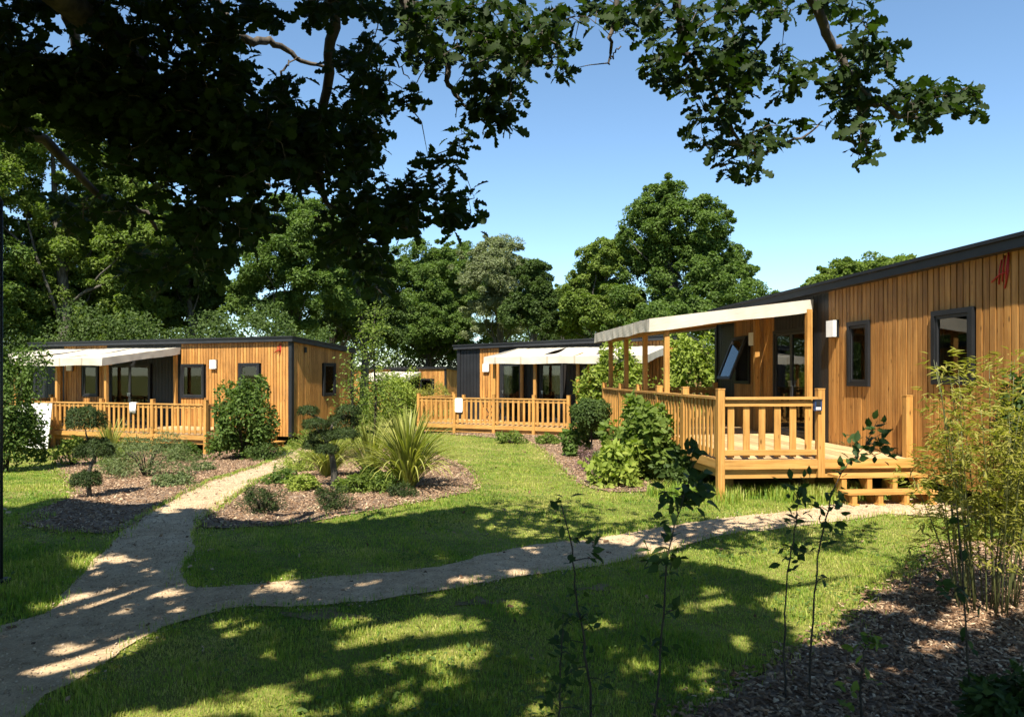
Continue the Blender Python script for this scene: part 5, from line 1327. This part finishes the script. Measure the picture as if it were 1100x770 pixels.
    for bx, by, rx, ry, d0, d1, n in BLOB:
        n = int(n * (1.85 if bx < 420 else 1.5))
        nsp = max(2, n // 6)
        got = 0; tries = 0
        while got < nsp and tries < nsp * 14:
            tries += 1
            t = g.uniform(0, 6.283); q = math.sqrt(g.random()); x = bx + rx * q * math.cos(t); y = by + ry * q * math.sin(t)
            if ((((x - gaps[:, 0]) / (gaps[:, 2] + 3)) ** 2 + ((y - gaps[:, 1]) / (gaps[:, 3] + 3)) ** 2) < 1).any(): continue
            d = g.uniform(d0, d1)
            c = W(x, y, d)
            if not lit_ok(np.array([c]))[0] and tries < nsp * 10: continue
            got += 1; sprays.append(c)
            for k in range(6):
                a = g.uniform(0, 6.283); ax = Vector((math.cos(a), math.sin(a), g.uniform(-0.7, 0.25))).normalized()
                P.append(c + Vector((g.gauss(0, .03), g.gauss(0, .03), g.gauss(0, .03)))); A.append(ax)
                Nn.append(Vector((g.gauss(0, .75), g.gauss(0, .75) - 0.35, 0.8)))
    wp = np.array(wood_pts); tw = MB(); m0 = len(wp)
    na = np.zeros((m0 + 2 * len(sprays) + 2, 3)); na[:m0] = wp; SP = np.array(sprays)
    order = np.argsort([((wp - c) ** 2).sum(1).min() for c in SP])
    for ci in order:
        c = SP[ci]; dd = ((na[:m0] - c) ** 2).sum(1); q = Vector(na[int(dd.argmin())]); c = Vector(c); L = (c - q).length
        if L < 0.03: continue
        mid = q.lerp(c, 0.5) + Vector((g.gauss(0, .12 * L), g.gauss(0, .12 * L), 0.10 * L))
        tw.tube([q, mid, c], [0.0065 if L > 0.25 else 0.004, 0.0045 if L > 0.25 else 0.003, 0.002], 4, False)
        na[m0] = mid; na[m0 + 1] = c; m0 += 2
    tw.build('fine_twigs', M['bark'], root)
    n = len(P)
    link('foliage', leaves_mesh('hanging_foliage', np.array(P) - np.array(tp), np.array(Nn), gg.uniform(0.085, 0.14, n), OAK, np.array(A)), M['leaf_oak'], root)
    # unseen crown above the viewer, leaves set along sun rays to throw chosen shade
    out = []
    N0 = 640000
    h = gg.uniform(3.6, 9.0, N0)
    gxr = gg.uniform(-13, 6.5, N0); gyr = gg.uniform(0.5, 13.5, N0)
    t = (h - T(gxr, gyr)) / LB[2]
    C = np.stack([gxr + LB[0] * t, gyr + LB[1] * t, h], 1)
    yv = np.maximum(C[:, 1], 0.01)
    ipx = CX + F * C[:, 0] / yv; ipy = HY - F * (C[:, 2] - CAMZ) / yv
    vis = (C[:, 1] > 0.05) & (ipx > -45) & (ipx < 1145) & (ipy > -32)
    ok = ~vis & (C[:, 1] > -6)
    C = C[ok]; C = C[lit_ok(C)]
    # thin to the wanted leaf count, a little denser to the left where the crown is thickest
    keep = gg.random(len(C)) < 0.5 * (1.15 - 0.35 * sstep(-4, 4, C[:, 0]))
    C = C[keep]
    n = len(C)
    link('foliage', leaves_mesh('crown_shade_leaves', C - np.array(tp), gg.normal(size=(n, 3)) * 0.4 + np.array((0, 0, 1)), gg.uniform(0.11, 0.18, n), OAK_LO), M['leaf_oak'], root)
    print('oak leaves', len(P), n)
build_oak()

# ------------------------------------------------------------------ grass, chips, pebbles
def clear_of(x, y, polys, grow=0):
    k = np.ones(len(x), bool)
    for p in polys: k &= ~inpoly(x, y, p)
    return k
def under_cabin(x, y):
    k = np.zeros(len(x), bool)
    for fr, L, D, tb, ta in ((FR, 10.8, 4.1, 2.9, (2.8, 10.6)), (FL, 10.5, 4.1, 2.85, (0.95, 9.6)), (FM, 8.6, 4.1, 2.45, (0.4, 8.7))):
        dx = x - fr.O.x; dy = y - fr.O.y
        a = dx * fr.A.x + dy * fr.A.y; b = dx * fr.B.x + dy * fr.B.y
        k |= (a > 0) & (a < L) & (b < 0) & (b > -D)
        k |= (a > ta[0] + 0.1) & (a < ta[1]) & (b >= 0) & (b < tb - 0.15)
    return k
def build_grass():
    g = np.random.default_rng(12)
    P, Hh, Wd = [], [], []
    for y0, y1, dens, h, wd in ((3.4, 5.2, 7000, 0.040, 0.0040), (5.2, 7.5, 4600, 0.038, 0.005), (7.5, 11, 2400, 0.036, 0.0065), (11, 16, 1100, 0.036, 0.009), (16, 27, 420, 0.038, 0.014)):
        wx = 0.74 * y1 + 2.0
        n = int(dens * 2 * wx * (y1 - y0))
        x = g.uniform(-wx, wx, n); y = g.uniform(y0, y1, n)
        k = np.abs(x) < 0.74 * y + 2.0
        k &= clear_of(x, y, (PATH, BEDL, BEDC, BEDM, BEDR)) & ~under_cabin(x, y)
        kb = ~clear_of(x, y, BARE); k &= ~(kb & (g.random(n) < 0.6))
        x, y = x[k], y[k]
        P.append(np.stack([x, y, T(x, y)], 1)); m_ = len(x)
        # clumpy height
        c = 0.75 + 0.35 * np.sin(x * 3.1 + 1.3 * np.sin(y * 2.3)) * np.sin(y * 2.7 + 1.1 * np.sin(x * 1.9)) + 0.25 * np.sin(x * 9 + y * 7)
        Hh.append(h * np.clip(c, 0.45, 1.3) * g.uniform(0.55, 1.3, m_)); Wd.append(wd * g.uniform(0.7, 1.2, m_))
    # longer tufts: under the near terrace edge and along the path rims
    def tuft(cx, cy, r, n, h, wd):
        t = g.uniform(0, 6.283, n); q = r * np.sqrt(g.random(n)); x = cx + q * np.cos(t); y = cy + q * np.sin(t)
        k = clear_of(x, y, (PATH, BEDR)) & ~under_cabin(x, y); x, y = x[k], y[k]
        P.append(np.stack([x, y, T(x, y)], 1)); Hh.append(h * g.uniform(0.5, 1.3, len(x))); Wd.append(wd * g.uniform(0.7, 1.2, len(x)))
    for px, py in ((740, 537), (770, 538), (790, 533), (810, 531), (828, 530), (845, 534), (862, 538), (885, 538), (905, 536), (720, 532)):
        q = G(px, py); tuft(q.x, q.y, 0.38, 520, 0.22, 0.008)
    for px, py in ((20, 525), (10, 560), (30, 600), (15, 640), (45, 640), (60, 610)):
        q = G(px, py); tuft(q.x, q.y, 0.5, 600, 0.075, 0.006)
    for poly, dens, off in ((PATH, 95, 0.05), (BEDL, 60, 0.06), (BEDC, 60, 0.06), (BEDM, 45, 0.06), (BEDR, 90, 0.08)):
        q = np.array(poly); q2 = np.roll(q, -1, 0); L = np.linalg.norm(q2 - q, axis=1)
        k = g.choice(len(q), int(dens * L.sum()), p=L / L.sum()); t = g.random(len(k))[:, None]
        e = q[k] * (1 - t) + q2[k] * t
        w_ = off * (0.35 + 1.0 * np.clip(np.sin(e[:, :1] * 4.3 + 2 * np.sin(e[:, 1:] * 3.1)) + 0.4, 0, 1.4))
        e = e + g.normal(size=e.shape) * w_
        x, y = e[:, 0], e[:, 1]; kk = (y > 3) & (np.abs(x) < 0.74 * y + 2.0) & ~under_cabin(x, y); x, y = x[kk], y[kk]
        P.append(np.stack([x, y, T(x, y) + 0.012], 1)); Hh.append(0.055 * g.uniform(0.5, 1.4, len(x))); Wd.append((0.0035 + 0.0006 * np.maximum(y - 5, 0)) * g.uniform(0.7, 1.3, len(x)))
    P = np.concatenate(P); H = np.concatenate(Hh); Wd = np.concatenate(Wd); n = len(P)
    az = g.uniform(0, 6.283, n); d = np.stack([np.cos(az), np.sin(az), np.zeros(n)], 1); sd = np.stack([-np.sin(az), np.cos(az), np.zeros(n)], 1)
    ln = g.uniform(0.1, 0.9, n)
    up = np.array((0, 0, 1.0))
    mid = P + up * (H * 0.55)[:, None] + d * (H * 0.22 * ln)[:, None]
    tip = P + up * (H * (1 - 0.25 * ln))[:, None] + d * (H * 0.75 * ln)[:, None]
    base = P - up * 0.008
    V = np.stack([base - sd * (Wd * .5)[:, None], base + sd * (Wd * .5)[:, None], mid + sd * (Wd * .45)[:, None], mid - sd * (Wd * .45)[:, None], tip], 1)
    me = raw_mesh('lawn_grass', V.reshape(-1, 3), [(0, 1, 2, 3), (3, 2, 4)], 5, n)
    tag(link('lawn_grass', me, M['grass']), 'short mown lawn grass with dry and fresh patches', 'grass', kind='stuff')
    print('grass blades', n)
build_grass()

# clover and daisy leaves in the turf
g = np.random.default_rng(31); n = 9000
cx = g.uniform(-6, 7, 260); cy = 3.6 + 9 * g.random(260) ** 1.3; k = g.integers(0, 260, n)
x = cx[k] + g.normal(0, 0.16, n); y = cy[k] + g.normal(0, 0.16, n)
kk = clear_of(x, y, (PATH, BEDL, BEDC, BEDM, BEDR)) & ~under_cabin(x, y) & (y > 3.3); x, y = x[kk], y[kk]; n = len(x)
tag(link('lawn_weeds', leaves_mesh('lawn_weeds', np.stack([x, y, T(x, y) + g.uniform(0.012, 0.04, n)], 1), g.normal(size=(n, 3)) * 0.4 + np.array((0, 0, 1)), g.uniform(0.02, 0.05, n), OVAL), M['leaf_mid']), 'low clover and broad leaved weeds in the lawn', 'weeds', kind='stuff')

def scatter_boxes(name, polys_dens, L, Wd, H, mat, label, cat, lift, seed, cam_cut=True):
    g = np.random.default_rng(seed); PP = []
    for poly, dens in polys_dens:
        xs = [p[0] for p in poly]; ys = [p[1] for p in poly]
        n = int(dens * (max(xs) - min(xs)) * (max(ys) - min(ys)))
        x = g.uniform(min(xs) - .08, max(xs) + .08, n); y = g.uniform(min(ys) - .08, max(ys) + .08, n)
        k = inpoly(x + g.normal(0, .09, n), y + g.normal(0, .09, n), poly) & (y > 3) & (np.abs(x) < 0.74 * y + 2.0) & ~under_cabin(x, y)
        PP.append(np.stack([x[k], y[k], T(x[k], y[k]) + lift * g.uniform(0.3, 1.6, k.sum())], 1))
    P = np.concatenate(PP); n = len(P)
    Nn = unit(g.normal(size=(n, 3)) * 0.38 + np.array((0, 0, 1))); ax = g.normal(size=(n, 3)); ax = unit(ax - (ax * Nn).sum(1, keepdims=True) * Nn); bx = np.cross(ax, Nn)
    l = L * g.uniform(0.4, 1.3, n)[:, None] / 2; w_ = Wd * g.uniform(0.5, 1.4, n)[:, None] / 2; h_ = H * g.uniform(0.5, 1.3, n)[:, None] / 2
    V = np.stack([P + sx * l * ax * (0.8 if sz > 0 else 1) + sy * w_ * bx * (0.85 if sz > 0 else 1) + sz * h_ * Nn for sz in (-1, 1) for sx, sy in ((-1, -1), (1, -1), (1, 1), (-1, 1))], 1)
    me = raw_mesh(name, V.reshape(-1, 3), [(4, 5, 6, 7), (0, 1, 5, 4), (1, 2, 6, 5), (2, 3, 7, 6), (3, 0, 4, 7)], 8, n)
    tag(link(name, me, mat), label, cat, kind='stuff'); print(name, n)
scatter_boxes('bark_chips', [(BEDR, 2800), (BEDC, 900), (BEDL, 750), (BEDM, 600)], 0.04, 0.013, 0.006, M['chip'], 'loose brown bark chips lying over the planting beds', 'bark chips', 0.022, 3)
scatter_boxes('gravel_stones', [(PATH, 900)], 0.013, 0.010, 0.006, M['pebble'], 'small loose stones on the gravel path', 'gravel', 0.014, 4)
LAWN = [(-6, 3.4), (6, 3.4), (9, 12), (4, 20), (-10, 17)]
scatter_boxes('fallen_leaves', [(PATH, 4), (BEDR, 10), (LAWN, 1.6)], 0.05, 0.03, 0.002, M['chip'], 'scattered dry fallen leaves on path and mulch', 'leaves', 0.02, 6)
